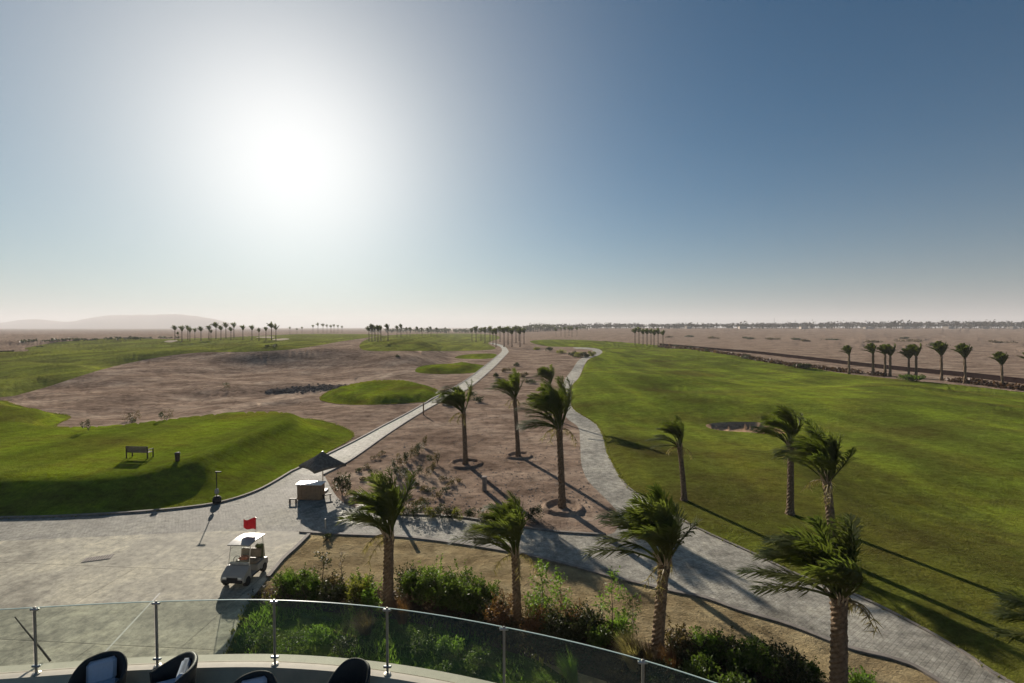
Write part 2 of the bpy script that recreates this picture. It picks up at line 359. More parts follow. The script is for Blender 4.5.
def build_ground():
    vs, es = [], []
    for k in PRIO:
        q = [warp(*p) for p in GZ[k] if p[1] > 8.8]
        o = len(vs); vs += q; n = len(q); es += [(o+i, o+(i+1) % n) for i in range(n)]
    hv = []; v = .3
    while v < 620:
        hv.append(v)
        v += .12 if v < 1 else .45 if v < 6 else .8 if v < 60 else 2.2 if v < 130 else 4 if v < 380 else 24
    hv.append(620)
    jr = np.random.RandomState(1)
    for i, v in enumerate(hv):
        us = list(np.arange(-540, 541, 4.2 if v < 120 else 6))+list(np.arange(-1800, -545, 30))+list(np.arange(570, 1801, 30))
        for u in us:
            j = 0 if i in (0, len(hv)-1) or abs(u) > 539 else 1
            vs.append((u+j*(jr.rand()-.5)*1.5+(2 if i % 2 else 0)*j, v))
    vs += [(-1800, .3), (1800, .3), (-1800, 620), (1800, 620)]
    ov, oe, of, _, _, _ = delaunay_2d_cdt([Vector(p) for p in vs], es, [], 0, 1e-5, False)
    A = np.array([(p.x, p.y) for p in ov]); Y = F*H/A[:, 1]; X = A[:, 0]*Y/F
    Zc = hgt(X, Y)
    Zc[A[:, 1] > 600] = 0
    T = np.array([f for f in of if len(f) == 3])
    cx = X[T].mean(1); cy = Y[T].mean(1)
    # classify in the warped plane
    Cw = A[T].mean(1); zone = np.full(len(T), -1)
    for k in reversed(range(len(PRIO))):
        W = np.array([warp(*p) for p in GZ[PRIO[k]] if p[1] > 8.8])
        m = (Cw[:, 0] > W[:, 0].min()) & (Cw[:, 0] < W[:, 0].max()) & (Cw[:, 1] > W[:, 1].min()) & (Cw[:, 1] < W[:, 1].max())
        idx = np.where(m)[0]; ins = poly_dist(W, Cw[idx, 0], Cw[idx, 1]) > 0
        zone[idx[ins]] = k
    XYZ = np.stack([X, Y, Zc], 1)
    BV.append(BVHTree.FromPolygons([tuple(p) for p in XYZ]+[(-60, 8.9, 0), (60, 8.9, 0), (60, -99, 0), (-60, -99, 0)], [tuple(int(i) for i in f) for f in T]+[(len(XYZ), len(XYZ)+1, len(XYZ)+2, len(XYZ)+3)]))
    nrm = np.cross(XYZ[T[:, 1]]-XYZ[T[:, 0]], XYZ[T[:, 2]]-XYZ[T[:, 0]])[:, 2]
    T[nrm < 0] = T[nrm < 0][:, ::-1]
    for z in range(-1, len(PRIO)):
        Tz = T[zone == z]
        if not len(Tz): continue
        used, inv = np.unique(Tz, return_inverse=True); inv = inv.reshape(Tz.shape)
        mb = MB(); mb.v = [tuple(p) for p in XYZ[used]]; mb.f = [tuple(int(i) for i in f) for f in inv]
        if z == -1:
            nm, mt = 'ground', 'earth'; o = len(mb.v)
            y0 = F*H/620; xx = 1800*y0/F
            mb.v += [(-xx, y0, 0), (xx, y0, 0), (400, -300, 0), (-400, -300, 0)]; mb.f.append((o, o+3, o+2, o+1))
        else: nm, mt = NAMES[PRIO[z]]
        tag(mb.build(nm, M[mt], sm=True), kind='structure')
build_ground()

# kerbs along the paths
def kerb(pts, w=.14, hh=.09):
    g = [P0(*p) for p in smooth(pts, False, 5)]
    rows = []
    for i, p in enumerate(g):
        a = g[max(i-1, 0)]; b = g[min(i+1, len(g)-1)]
        d = Vector((b[0]-a[0], b[1]-a[1], 0)).normalized(); nrm = Vector((-d.y, d.x, 0))
        z = gz(*p); ww = w*(1+p[1]/160)
        c = Vector((p[0], p[1], 0))
        rows.append([c-nrm*ww/2+Vector((0, 0, z-.15)), c-nrm*ww/2+Vector((0, 0, z+hh)), c+nrm*ww/2+Vector((0, 0, z+hh)), c+nrm*ww/2+Vector((0, 0, z-.15))])
    tag(MB().grid(rows, False).build('kerb', M['kerb']), kind='structure')
kerb([(293, 471), (316, 460), (353, 442), (381, 427), (406, 414), (431, 400), (463, 382), (486, 365), (498, 355)])
kerb([(323, 475), (351, 460), (391, 432), (431, 407), (466, 390), (491, 370), (506, 355)])
kerb([(300, 532), (340, 534.5), (400, 537), (456, 543.5), (518, 553.5), (560, 563), (611, 577), (636, 583), (674, 592), (704, 598), (741, 611), (791, 626), (848, 648), (898, 661), (941, 683), (1100, 790)], .16, .07)
kerb([(309, 535), (296, 548), (283, 560), (268, 578)], .16, .1)
kerb([(397, 514.5), (456, 517), (512, 526), (556, 532), (606, 535)], .12, .08)
kerb([(622, 480), (630, 489), (655, 504), (699, 529), (754, 554), (798, 575), (857, 596), (923, 629), (970, 657), (1010, 683), (1200, 790)], .12, .06)
kerb([(0, 518.2), (60, 516.7), (140, 512.2), (200, 506.2), (232, 499.7), (262, 488.7), (293, 470.7)], .14, .1)

# distant mountains and low plain on the left skyline
def hills():
    n = 130; rows = []
    for r, (d, e) in enumerate(((0, 0), (500, .35), (1100, .75), (1700, 1.0), (2600, .7), (3600, 0))):
        row = []
        for i in range(n):
            px = -420+i*7.0
            t = S((px+300)/260)*(1-S((px-170)/110))
            prof = 5+9*S((px-55)/60)*(1-S((px-215)/50))+4*math.exp(-((px-35)/26)**2)+1.2*float(vnoise(np.array(px/14.), np.array(3.)))+.7*float(vnoise(np.array(px/5.), np.array(9.)))
            top = max(0.0, prof*float(t))
            Y = 5200+d+150*math.sin(i*.31+r)
            hz = top/F*6700*e*(1+.25*float(vnoise(np.array(i*.5+r*7), np.array(r*2.3))) if e < 1 else 1)
            row.append(((px-CX)/F*Y, Y, hz+2.5-(12 if e == 0 else 0)))
        rows.append(row)
    tag(MB().grid(rows).build('hills', M['earth'], sm=True), kind='structure')
hills()

# ------------------------------------------------------------------ plants
M['frond'] = leaf_mat('palm frond', (.045, .062, .016), (.120, .128, .036), .46, .9)
M['frond_dry'] = leaf_mat('dry palm frond', (.20, .15, .08), (.28, .22, .12), .3)
M['bark'] = plain('palm bark', (.165, .118, .078), .9, 0, .45, 9, .03, .1)
M['boots'] = plain('palm leaf bases', (.34, .27, .18), .85, 0, .4, 14, .03, .1)
M['twig'] = plain('twig', (.13, .10, .07), .9, 0, .3)
M['leaf'] = leaf_mat('green leaf', (.038, .062, .016), (.110, .145, .035), .40, 3.5)
M['leaf_light'] = leaf_mat('light leaf', (.09, .15, .03), (.17, .24, .05), .45)
M['leaf_dark'] = leaf_mat('dark leaf', (.026, .032, .015), (.062, .066, .028), .25)
M['leaf_red'] = leaf_mat('reddish leaf', (.10, .045, .03), (.19, .10, .05), .35)
M['leaf_brown'] = leaf_mat('dry leaf', (.06, .042, .027), (.13, .09, .05), .3)
M['leaf_yellow'] = leaf_mat('yellow green leaf', (.13, .13, .03), (.2, .18, .05), .4)
M['leaf_belt'] = leaf_mat('far tree leaf', (.02, .022, .015), (.045, .04, .025), .1)
M['leaf_hedge'] = leaf_mat('maroon hedge leaf', (.05, .022, .018), (.12, .06, .04), .25)
M['ochre'] = leaf_mat('straw', (.24, .19, .11), (.32, .26, .15), .35)

WIND = Vector((-1.0, .12, .0))
def palm_crown(mb, top, L, rnd, nf=34, pairs=26, wind=1.0, seg=7, fat=1.0):
    lw = L*.012; t0 = .32
    for i in range(nf):
        az = rnd.random()*2*math.pi; el = math.radians(rnd.uniform(18 if i % 4 == 0 else 42, 90))
        d = Vector((math.cos(az)*math.cos(el), math.sin(az)*math.cos(el), math.sin(el)))
        if d.x > .15: d = (d+Vector((-.3*d.x, 0, .55))*wind).normalized()
        p = Vector(top)+Vector((math.cos(az), math.sin(az), 0))*L*.03
        ln = L*rnd.uniform(.66, 1.05); st = ln/(seg*2); pts = [p.copy()]; ds = [d.copy()]
        droop = rnd.uniform(.1, .75); wk = wind*(rnd.uniform(.1, .5) if (math.cos(az) > .2 and rnd.random() < .75) else rnd.uniform(.55, 1.3))
        for k in range(seg*2):
            t = k/(seg*2)
            d = (d+(WIND*.30*wk+Vector((0, 0, -.15*droop)))*(t**1.2*1.25+.04)+Vector((rnd.gauss(0, .025), rnd.gauss(0, .025), 0))).normalized()
            p = p+d*st; pts.append(p.copy()); ds.append(d.copy())
        rows = []
        for k in range(0, len(pts), 2):
            r = lw*1.5*(1-k/len(pts)*.8)*fat
            a = ds[k].cross(Vector((0, 0, 1))).normalized() if abs(ds[k].z) < .98 else Vector((1, 0, 0)); b = ds[k].cross(a)
            rows.append([pts[k]+a*r, pts[k]-a*r*.6+b*r, pts[k]-a*r*.6-b*r])
        mb.grid(rows, True)
        for j in range(pairs):
            t = t0+(1-t0)*(j+.5)/pairs; kf = t*(len(pts)-1); k = min(int(kf), len(pts)-2)
            q = pts[k].lerp(pts[k+1], kf-k); dd = ds[k]
            sd = dd.cross(Vector((math.cos(az+1.57), math.sin(az+1.57), .2)).cross(dd)); sd = Vector((math.cos(az+1.57), math.sin(az+1.57), 0)); sd = (sd-dd*sd.dot(dd)).normalized(); nn = sd.cross(dd).normalized()
            ll = L*.205*(math.sin(min(1, max(0.02, (t-.24))*1.3)*math.pi)**.6*.95+.28)*rnd.uniform(.75, 1.15)
            for sg in (-1, 1):
                v = (dd*.95+sd*sg*.62+nn*rnd.uniform(-.35, .35)+WIND*.24*wk+Vector((rnd.gauss(0, .14), rnd.gauss(0, .14), rnd.gauss(0, .12)))).normalized()
                w = (v.cross(nn)).normalized()*lw*.78*fat
                m = q+v*ll*.5; e = q+v*ll+WIND*ll*.15*wind+Vector((0, 0, -.14*ll))
                o = len(mb.v); mb.v += [tuple(q-w*.5), tuple(q+w*.5), tuple(m+w), tuple(m-w), tuple(e)]
                mb.f += [(o, o+1, o+2, o+3), (o+3, o+2, o+4)]
def palm_trunk(mb, top, r0, r1, rnd, rings=26, n=12):
    top = Vector(top); rows = []
    for i in range(rings+1):
        t = i/rings
        c = Vector((top.x*(t**1.4), top.y*t, top.z*t))
        r = r0*(1-t)+r1*t
        r *= 1+.35*math.exp(-t*14)+.16*math.exp(-((t-.93)/.06)**2)
        rows.append([c+Vector((math.cos(k*2*math.pi/n+i*.26), math.sin(k*2*math.pi/n+i*.26), 0))*r*(1+(.13 if (i+k) % 2 else -.07)+rnd.uniform(-.03, .03)) for k in range(n)])
    mb.grid(rows, True, False, True)
def palm_boots(mb, top, r, L, rnd, n=26):
    """cut leaf bases and fibrous stalks fanning out above the trunk"""
    top = Vector(top)
    for i in range(n):
        a = rnd.random()*2*math.pi; d = Vector((math.cos(a), math.sin(a), rnd.uniform(1.5, 3.2))).normalized()
        if d.x > 0: d.x *= .7
        p = top+Vector((math.cos(a)*r*.7, math.sin(a)*r*.7, -rnd.uniform(.0, .5)*r*3)); l = L*rnd.uniform(.10, .24)
        mb.tube([p, p+d*l*.5, p+d*l+WIND*l*.12], [r*.20, r*.13, r*.06], 4)
def palm(label, base, toppx, L, seed, group=None, nf=34, pairs=26, r=.17, wind=1.0, detail=True):
    rnd = random.Random(seed)
    tp = at_depth(toppx[0], toppx[1], base.y)-base; tp.y = rnd.uniform(-.1, .1)
    t = thing('palm_tree', label, 'palm tree', base, 0, group)
    mb = MB(); palm_trunk(mb, tp, r*1.15, r*.92, rnd, 26 if detail else 8, 12 if detail else 6); mb.v = [(x, y, z-.0) for x, y, z in mb.v]
    mb.build('trunk', M['bark'], t)
    mb = MB(); palm_crown(mb, tp, L, rnd, int(nf*.7) if detail else nf, int(pairs*1.5) if detail else pairs, wind, 7 if detail else 4, 1.0 if detail else 4.0); mb.build('crown', M['frond'], t)
    if detail:
        mb = MB(); palm_boots(mb, tp, r, L, rnd); mb.build('leaf_base', M['boots'], t)
        mb = MB()
        for q in range(5):
            a = rnd.uniform(0, 6.28); d = Vector((math.cos(a)*.8-.2, math.sin(a)*.8, .45)); l = L*rnd.uniform(.28, .45)
            pts = [tp+Vector((math.cos(a)*r, math.sin(a)*r, -.05))]
            for k in range(5):
                d = (d+Vector((-.1, 0, -.42))).normalized(); pts.append(pts[-1]+d*l/5)
            mb.tube(pts, [r*.14, r*.11, r*.09, r*.07, r*.05, r*.03], 4)
            for k in range(1, 6):
                for z in range(5):
                    v = Vector((rnd.gauss(-.2, .5), rnd.gauss(0, .5), -.8)).normalized(); w2 = v.cross(Vector((rnd.gauss(0, 1), 1, 0))).normalized()*.016; e = pts[k]
                    mb.quad(e-w2, e+w2, e+v*L*.13)
        mb.build('dead_frond', M['frond_dry'], t)
    return t

# near and middle palms: base pixel, trunk-top pixel, frond length
palm('wind-blown palm beside the glass railing, left of the green bushes, with a stout trunk', P(388, 610), (389, 535), 2.6, 11, r=.19, nf=40)
palm('short wind-blown palm rising from reddish shrubs below the path', P(517, 622), (515, 553), 2.5, 12, r=.15, nf=34)
palm('large wind-blown palm with ragged crown over the path junction, dry grass at its foot', P(657, 657), (664, 562), 2.75, 13, r=.18, nf=44)
palm('nearest palm with a thick trunk cut by the bottom edge of the view', P(838, 702), (837, 596), 2.7, 14, r=.21, nf=44)
palm('palm partly outside the right edge, only its crown reaching over the fairway', P(1098, 748), (1088, 655), 2.35, 15, r=.2, nf=40)
palm('mid-distance palm in a soil ring closest to the straight pale cart path', P(465.5, 464), (463.5, 412), 2.9, 16, r=.17, nf=40)
palm('mid-distance palm in a soil ring between two other ringed palms on the dirt', P(518, 456), (514.5, 399), 2.7, 17, r=.17, nf=40)
palm('tallest ringed palm on the dirt, its crown overlapping a smaller palm behind', P(562, 507), (559, 428), 3.3, 18, r=.19, nf=44)
palm('smaller palm standing behind the tallest ringed palm', P(550.5, 418), (550, 384), 2.5, 19, r=.14, nf=34)
palm('slim palm leaning on the fairway edge next to the path bend', P(684, 500), (680, 447), 2.1, 20, r=.15, nf=26, wind=1.15)
palm('palm with a pale grey trunk on the fairway just below the sand bunker', P(790, 514), (790, 446), 2.6, 21, r=.17, nf=30, wind=1.2)
palm('palm with broad dense crown on the fairway, trunk hidden below by a nearer palm', P(833, 558), (828, 482), 2.9, 22, r=.18, nf=42)

# soil rings round three palms
for (x, y, wd, lab) in ((465.5, 464, 1.25, 'low soil ring around the palm closest to the straight cart path'), (519, 456, 1.05, 'low soil ring around the middle palm on the dirt'), (563, 507.5, 1.15, 'low soil ring around the tallest palm on the dirt')):
    c = P(x, y); rows = []; rnd = random.Random(int(x))
    for k in range(40):
        a = k*2*math.pi/40; rr = wd*(1+.05*math.sin(3*a+x)+rnd.uniform(-.02, .02)); hh = .17+rnd.uniform(-.03, .03)
        rows.append([(math.cos(a)*(rr+d), math.sin(a)*(rr+d), z) for d, z in ((-.28, -.02), (-.1, hh*.8), (0, hh), (.1, hh*.75), (.3, -.02))])
    rows.append(rows[0]); tag(MB().grid(rows).build('soil_ring', M['earth'], sm=True, loc=c), lab, 'soil ring')

# the row of palms beside the boundary wall on the right
rowp = [(849, 374, 354, 18), (873, 375.5, 353, 20), (885, 376, 354, 17), (890, 376.5, 355, 17), (908.5, 377.5, 358, 17), (916, 378, 355.5, 19), (941.5, 380.5, 354.5, 21), (965, 383.5, 357, 24), (1002, 388, 364, 26), (1034, 391, 364, 26)]
protoR = None
for i, (x, y, ty, s) in enumerate(rowp):
    b = P(x, y)
    extra = ['', ', thin and small', ', crown touching its neighbour', ', close behind the previous one', ', short', ', crown above a dark bush', ', well apart', ', with drooping crown', ', nearly at the right edge', ''][i]
    lab = nth(i, len(rowp)) + ' dark palm in the row beside the long boundary wall' + extra
    if i in (0, 3, 6):
        protoR = palm(lab, b, (x, ty), 2.9 if i else 2.3, 40+i, 'palms beside the boundary wall', 30, 10, .24, 1.0, False)
        hh = at_depth(x, ty, b.y).z-b.z
    else:
        h2 = at_depth(x, ty, b.y).z-b.z
        dup(protoR, b, R.uniform(-.3, .3), h2/hh, lab, 'palms beside the boundary wall')

# far palms: (x, base y, crown y)
def far_group(spots, phrase, group, seed):
    protos = []
    spots = sorted(spots); n = len(spots)
    for i, (x, y, ty) in enumerate(spots):
        b = P(x, y); top = at_depth(x, ty, b.y)
        hh = max(1.5, top.z-b.z); lab = ('%s palm %s' % (nth(i, n), phrase))
        if len(protos) < 3:
            t = palm(lab, b, (x, ty), hh*R.uniform(.46, .56), seed+i, group, 20, 7, hh*.03, .6, False); protos.append((t, hh))
        else:
            p, ph = protos[R.randrange(3)]
            dup(p, b, R.uniform(-.5, .5), hh/ph, lab, group)
far_group([(175, 340, 330), (182, 342, 331), (178, 341, 334.5), (188, 340, 330), (190, 341, 332), (195, 340, 332), (201, 341, 331), (209, 340, 330), (211, 340, 333), (216, 339, 327.5), (221, 340, 330), (226, 338.5, 327.5), (231, 340, 331), (234, 338, 327.5), (243, 340, 330), (252, 340, 330)], 'in the row on the left hill skyline', 'palms on the left hill skyline', 100)
far_group([(259, 341, 332), (266, 340.5, 331), (271.5, 340, 328), (276, 340, 329.5), (290, 334, 329), (297, 334, 330), (302, 334, 329), (313, 333.5, 327.5), (318, 333, 326), (323, 333, 326.5), (327, 333, 327), (331, 333, 327.5), (334, 333, 327), (338, 333, 327.5), (342, 333, 328)], 'right of the skyline row, near the white bunkers', 'palms near the white bunkers', 130)
far_group([(369, 341, 330.5), (372, 341.5, 330), (375, 341, 330), (378, 342, 331), (381, 341, 330), (388, 341, 329), (397, 337, 329.5), (401, 337, 328.5), (407, 336.5, 330), (410, 336.5, 330), (417, 336.5, 330), (422, 336, 330), (428, 336, 330.5), (431, 336.5, 329.5), (437, 336, 330)], 'in the clump beyond the middle green', 'palms beyond the middle green', 160)
far_group([(472, 341, 332), (476, 342, 331), (481, 341, 332), (485, 343, 332), (490, 342, 331), (493, 345, 334), (496, 347, 334), (500, 342, 331), (504, 347, 333), (508, 345, 332), (512, 347, 334), (516, 343, 331), (520, 347, 334), (524, 344, 333), (519, 341, 331)], 'in the grove where the cart path disappears', 'palms at the end of the cart path', 190)
far_group([(556, 337, 331), (561, 336, 330), (565, 337, 330), (569, 336, 329.5), (572, 337, 330), (577, 336, 330)], 'in the small clump above the far fairway', 'palms above the far fairway', 220)
far_group([(635, 345, 333), (639, 344, 332), (643, 345, 334), (647, 346, 334), (651, 345, 333.5), (654, 346, 335), (658, 346, 334), (663, 346, 335)], 'in the dark clump at the far end of the fairway', 'palms at the far end of the fairway', 240)

# bushes
def bush_mb(rnd, rx, rz, n, s, clumps=7, ry=None):
    mb = MB(); ry = ry or rx
    cs = [(rnd.uniform(-.55, .55)*rx, rnd.uniform(-.55, .55)*ry, rnd.uniform(.2, .8)*rz, rnd.uniform(.22, .5)) for _ in range(clumps)]
    for i in range(n):
        c = rnd.choice(cs); d = Vector((rnd.gauss(0, 1), rnd.gauss(0, 1), rnd.gauss(0, 1))).normalized()*(rnd.uniform(.4, 1.05)+(.5*rnd.random() if rnd.random() < .15 else 0))*c[3]
        p = Vector((c[0]+d.x*rx, c[1]+d.y*ry, max(.02, c[2]+d.z*rz*.9)))
        u = (d.normalized()*.6+Vector((rnd.gauss(0, .6), rnd.gauss(0, .6), rnd.gauss(0, .5)+.2))).normalized()
        w = u.cross(Vector((rnd.gauss(0, 1), rnd.gauss(0, 1), rnd.gauss(0, 1)))).normalized()
        l = s*rnd.uniform(.6, 1.3)
        mb.quad(p, p+u*l*.5+w*l*.28, p+u*l, p+u*l*.5-w*l*.28)
    return mb
def stems_mb(rnd, rx, rz, n=7, r=.012):
    mb = MB()
    for i in range(n):
        a = rnd.random()*6.28; q = rnd.uniform(.2, .6)
        mb.tube([(0, 0, -.03), (math.cos(a)*rx*q*.5, math.sin(a)*rx*q*.5, rz*.4), (math.cos(a)*rx*q, math.sin(a)*rx*q, rz*.85)], [r*1.4, r, r*.5], 4)
    return mb
def tuft_mb(rnd, n, hh, sp, w=.012, lean=.25):
    mb = MB()
    for i in range(n):
        a = rnd.random()*6.28; q = rnd.random()**.5*sp*.35; p = Vector((math.cos(a)*q, math.sin(a)*q, 0))
        b = a+rnd.gauss(0, .5); o = Vector((math.cos(b), math.sin(b), 0))*sp*rnd.uniform(.3, 1)+WIND*lean*hh
        l = hh*rnd.uniform(.6, 1.1); s = Vector((-math.sin(b), math.cos(b), 0))*w
        m = p+o*.35+Vector((0, 0, l*.62)); e = p+o+Vector((0, 0, l))
        k = len(mb.v); mb.v += [tuple(p-s), tuple(p+s), tuple(m+s*.8), tuple(m-s*.8), tuple(e)]; mb.f += [(k, k+1, k+2, k+3), (k+3, k+2, k+4)]
    return mb
def bush(label, base, rx, rz, mat, seed, n=900, s=.09, group=None, name='shrub', cat='shrub', clumps=7, stems=True):
    rnd = random.Random(seed)
    t = thing(name, label, cat, base, 0, group)
    lf = bush_mb(rnd, rx, rz, n, s, clumps)
    if stems:
        sm = stems_mb(rnd, rx, rz)
        for i in range(9 if n > 450 else 0):
            a = rnd.random()*6.28; q = rnd.uniform(.2, .8); l = rz*rnd.uniform(.25, .6); b0 = Vector((math.cos(a)*rx*q, math.sin(a)*rx*q, rz*rnd.uniform(.5, .85))); d = Vector((math.cos(a)*.5-.2, math.sin(a)*.5, 1)).normalized()
            sm.tube([b0-d*.2, b0+d*l], [.008, .004], 4)
            for k in range(16):
                p = b0+d*l*rnd.random(); u = Vector((rnd.gauss(0, 1), rnd.gauss(0, 1), rnd.gauss(.3, .6))).normalized(); w = u.cross(Vector((rnd.gauss(0, 1), 1, 0))).normalized()
                lf.quad(p, p+u*s*.5+w*s*.25, p+u*s, p+u*s*.5-w*s*.25)
        sm.build('stem', M['twig'], t)
    lf.build('foliage', M[mat], t)
    return t
def sapling(label, base, hh, mat, seed, n=260, spread=.45, s=.13, bare=.3):
    rnd = random.Random(seed); t = thing('young_tree', label, 'young tree', base)
    st = MB(); lf = MB(); top = Vector((rnd.uniform(-.1, .1), 0, hh)); st.tube([(0, 0, -.05), top*.5+Vector((.04, 0, 0)), top], [.022, .016, .006], 5)
    for i in range(14):
        z = hh*(bare+(1-bare)*i/14); a = rnd.random()*6.28; l = spread*(1.15-.7*i/14)
        p = Vector((0, 0, z)); e = p+Vector((math.cos(a)*l, math.sin(a)*l, l*.55)); st.tube([p, e], [.008, .004], 4)
        for k in range(n//14):
            q = p.lerp(e, rnd.uniform(.25, 1.1))+Vector((rnd.gauss(0, .06), rnd.gauss(0, .06), rnd.gauss(0, .07)))
            u = Vector((rnd.gauss(0, 1)-.5, rnd.gauss(0, 1), rnd.gauss(0, .7))).normalized(); w = u.cross(Vector((rnd.gauss(0, 1), rnd.gauss(0, 1), 1))).normalized(); ll = s*rnd.uniform(.6, 1.2)
            lf.quad(q, q+u*ll*.5+w*ll*.25, q+u*ll, q+u*ll*.5-w*ll*.25)
    st.build('stem', M['twig'], t); lf.build('foliage', M[mat], t); return t
def tuft(label, base, hh, sp, mat, seed, n=260, w=.012, name='ornamental_grass', cat='grass clump', group=None):
    t = tag(tuft_mb(random.Random(seed), n, hh, sp, w).build(name, M[mat], loc=base), label, cat, group); return t

# planted border below the railing, left to right
BD = 'shrubs of the planted border'
border = [
 # kind, px, py(base), rx, rz, mat, n, label
 ('b', 284, 598, .45, .75, 'leaf', 500, 'small dark-based green shrub at the left tip of the planted border'),
 ('b', 308, 602, .6, .85, 'leaf', 900, 'green shrub between the border tip and the bare thin sapling'),
 ('b', 334, 606, .55, .8, 'leaf_dark', 800, 'dark green shrub under the bare thin sapling'),
 ('b', 356, 608, .45, .9, 'leaf_yellow', 700, 'yellow-green shrub immediately left of the stout palm trunk'),
 ('b', 372, 612, .4, .8, 'leaf_light', 500, 'light green shrub touching the left of the stout palm trunk'),
 ('b', 418, 606, .75, 1.25, 'leaf', 2200, 'tall glossy green bush immediately right of the stout palm trunk'),
 ('b', 446, 608, .75, 1.2, 'leaf', 2200, 'big rounded green bush, centre of the bushy group right of the stout palm'),
 ('b', 473, 612, .6, 1.0, 'leaf', 1500, 'rounded green bush at the right end of the bushy group'),
 ('b', 492, 626, .5, .75, 'leaf_dark', 900, 'dark green shrub left of the reddish shrubs'),
 ('b', 500, 632, .5, .9, 'leaf_red', 900, 'reddish-brown shrub left of the short palm'),
 ('b', 534, 634, .55, .95, 'leaf_red', 1000, 'reddish-brown shrub right of the short palm'),
 ('b', 556, 640, .6, .85, 'leaf_dark', 1000, 'dark brownish shrub right of the reddish pair'),
 ('b', 580, 640, .6, .8, 'leaf_dark', 1100, 'dark green low shrub under the leafy saplings'),
 ('b', 603, 648, .55, .7, 'leaf', 900, 'low green shrub left of the straw-coloured grass'),
 ('b', 622, 640, .45, .8, 'leaf_light', 600, 'pale green shrub behind the straw-coloured grass'),
 ('b', 688, 664, .6, .75, 'leaf_dark', 1000, 'dark low shrub right of the large ragged palm trunk'),
 ('b', 712, 664, .55, .7, 'leaf', 900, 'leafy green shrub left in the lower right part of the border'),
 ('b', 736, 672, .6, .75, 'leaf', 1000, 'leafy green shrub in the middle of the lower right border'),
 ('b', 762, 676, .6, .7, 'leaf', 900, 'leafy green shrub left of the nearest palm trunk'),
 ('b', 790, 684, .6, .7, 'leaf_dark', 900, 'dark shrub close to the left of the nearest palm trunk'),
 ('b', 862, 698, .5, .65, 'leaf_light', 600, 'light green shrub right of the nearest palm trunk'),
 ('b', 700, 690, .6, .6, 'leaf', 900, 'low green shrub at the bottom of the view right of the railing'),
 ('b', 740, 706, .65, .6, 'leaf', 900, 'green shrub cut by the bottom edge beyond the railing end'),
 ('b', 660, 690, .5, .6, 'leaf_dark', 700, 'dark shrub partly behind the last visible glass panel'),
]
for i, (k, x, y, rx, rz, mt, n, lab) in enumerate(border):
    bush(lab, P(x, y-3), rx*1.25, rz*1.0, mt, 300+i, int(n*2.2), .10 if mt != 'leaf_red' else .07, BD, clumps=11)
back = [
 (300, 590, .5, .8, 'leaf', 'green shrub in the back row right of the first spiky clump'),
 (330, 594, .5, .7, 'leaf_brown', 'dry brown shrub in the back row under the small dark sapling'),
 (362, 596, .5, .9, 'leaf', 'green back-row shrub just left of the stout trunk'),
 (408, 594, .6, 1.0, 'leaf_dark', 'dark back-row shrub just right of the stout trunk'),
 (434, 593, .7, 1.1, 'leaf_light', 'pale green back-row bush of the bushy group'),
 (462, 597, .7, 1.1, 'leaf', 'green back-row bush of the bushy group, beside the sandy strip'),
 (488, 606, .6, .9, 'leaf', 'green back-row shrub between the bushy group and the short palm'),
 (506, 616, .6, .9, 'leaf_red', 'rust-coloured back-row shrub at the short palm trunk'),
 (540, 618, .6, .9, 'leaf', 'green back-row shrub at the foot of the tall sapling'),
 (570, 626, .6, .8, 'leaf_red', 'rust-coloured back-row shrub between the saplings'),
 (592, 632, .6, .8, 'leaf_dark', 'dark back-row shrub right of the rust-coloured one'),
 (676, 654, .6, .8, 'leaf_brown', 'dry brown shrub behind the large ragged palm trunk'),
 (702, 655, .6, .8, 'leaf_light', 'pale green back-row shrub right of the dry brown one'),
 (728, 660, .6, .8, 'leaf_dark', 'dark back-row shrub in the lower right border'),
 (752, 666, .6, .8, 'leaf', 'green back-row shrub in the lower right border'),
 (778, 670, .6, .7, 'leaf_dark', 'dark back-row shrub near the nearest palm trunk'),
 (806, 680, .5, .6, 'leaf', 'green back-row shrub touching the nearest palm trunk')]
for i, (x, y, rx, rz, mt, lab) in enumerate(back):
    bush(lab, P(x, y), rx*1.1, rz*1.0, mt, 350+i, 1200, .10 if mt != 'leaf_red' else .07, BD, clumps=12)
tuft('straw-coloured ornamental grass clump at the foot of the large ragged palm', P(634, 668), 1.0, .55, 'ochre', 401, 420, .012, group='grass clumps of the border')
tuft('brown ornamental grass clump close left of the large ragged palm trunk', P(648, 674), .95, .5, 'leaf_brown', 402, 380, .012, group='grass clumps of the border')
tuft('brownish grass clump right of the large ragged palm trunk', P(672, 676), .8, .45, 'leaf_red', 403, 320, .012, group='grass clumps of the border')
tuft('reddish ornamental grass at the right foot of the stout palm', P(403, 622), .8, .5, 'leaf_red', 404, 360, .012, group='grass clumps of the border')
tuft('pale pinkish grass clump under the glass, left of the stout palm', P(366, 634), .7, .5, 'leaf_brown', 405, 320, .012, group='grass clumps of the border')
tuft('spiky green leaf clump near the left tip of the border', P(292, 594), .95, .4, 'leaf_light', 406, 160, .022, group='grass clumps of the border')
tuft('second spiky green leaf clump left of the bare thin sapling', P(316, 597), .8, .4, 'leaf_light', 407, 150, .022, group='grass clumps of the border')
tuft('straw grass clump at the lower right of the border near the nearest palm', P(800, 676), .55, .4, 'ochre', 408, 240, .012, group='grass clumps of the border')
tuft('bright green grass tuft behind the last wide glass panel', P(574, 690), 1.1, .35, 'leaf_light', 409, 300, .014, group='grass clumps of the border')
sapling('tall sparse light green sapling right of the short palm', P(541, 628), 2.7, 'leaf_light', 501, 620, .55, .12, .2)
sapling('shorter light green sapling between the two palms of the border', P(560, 626), 2.1, 'leaf_light', 502, 420, .45, .12, .2)
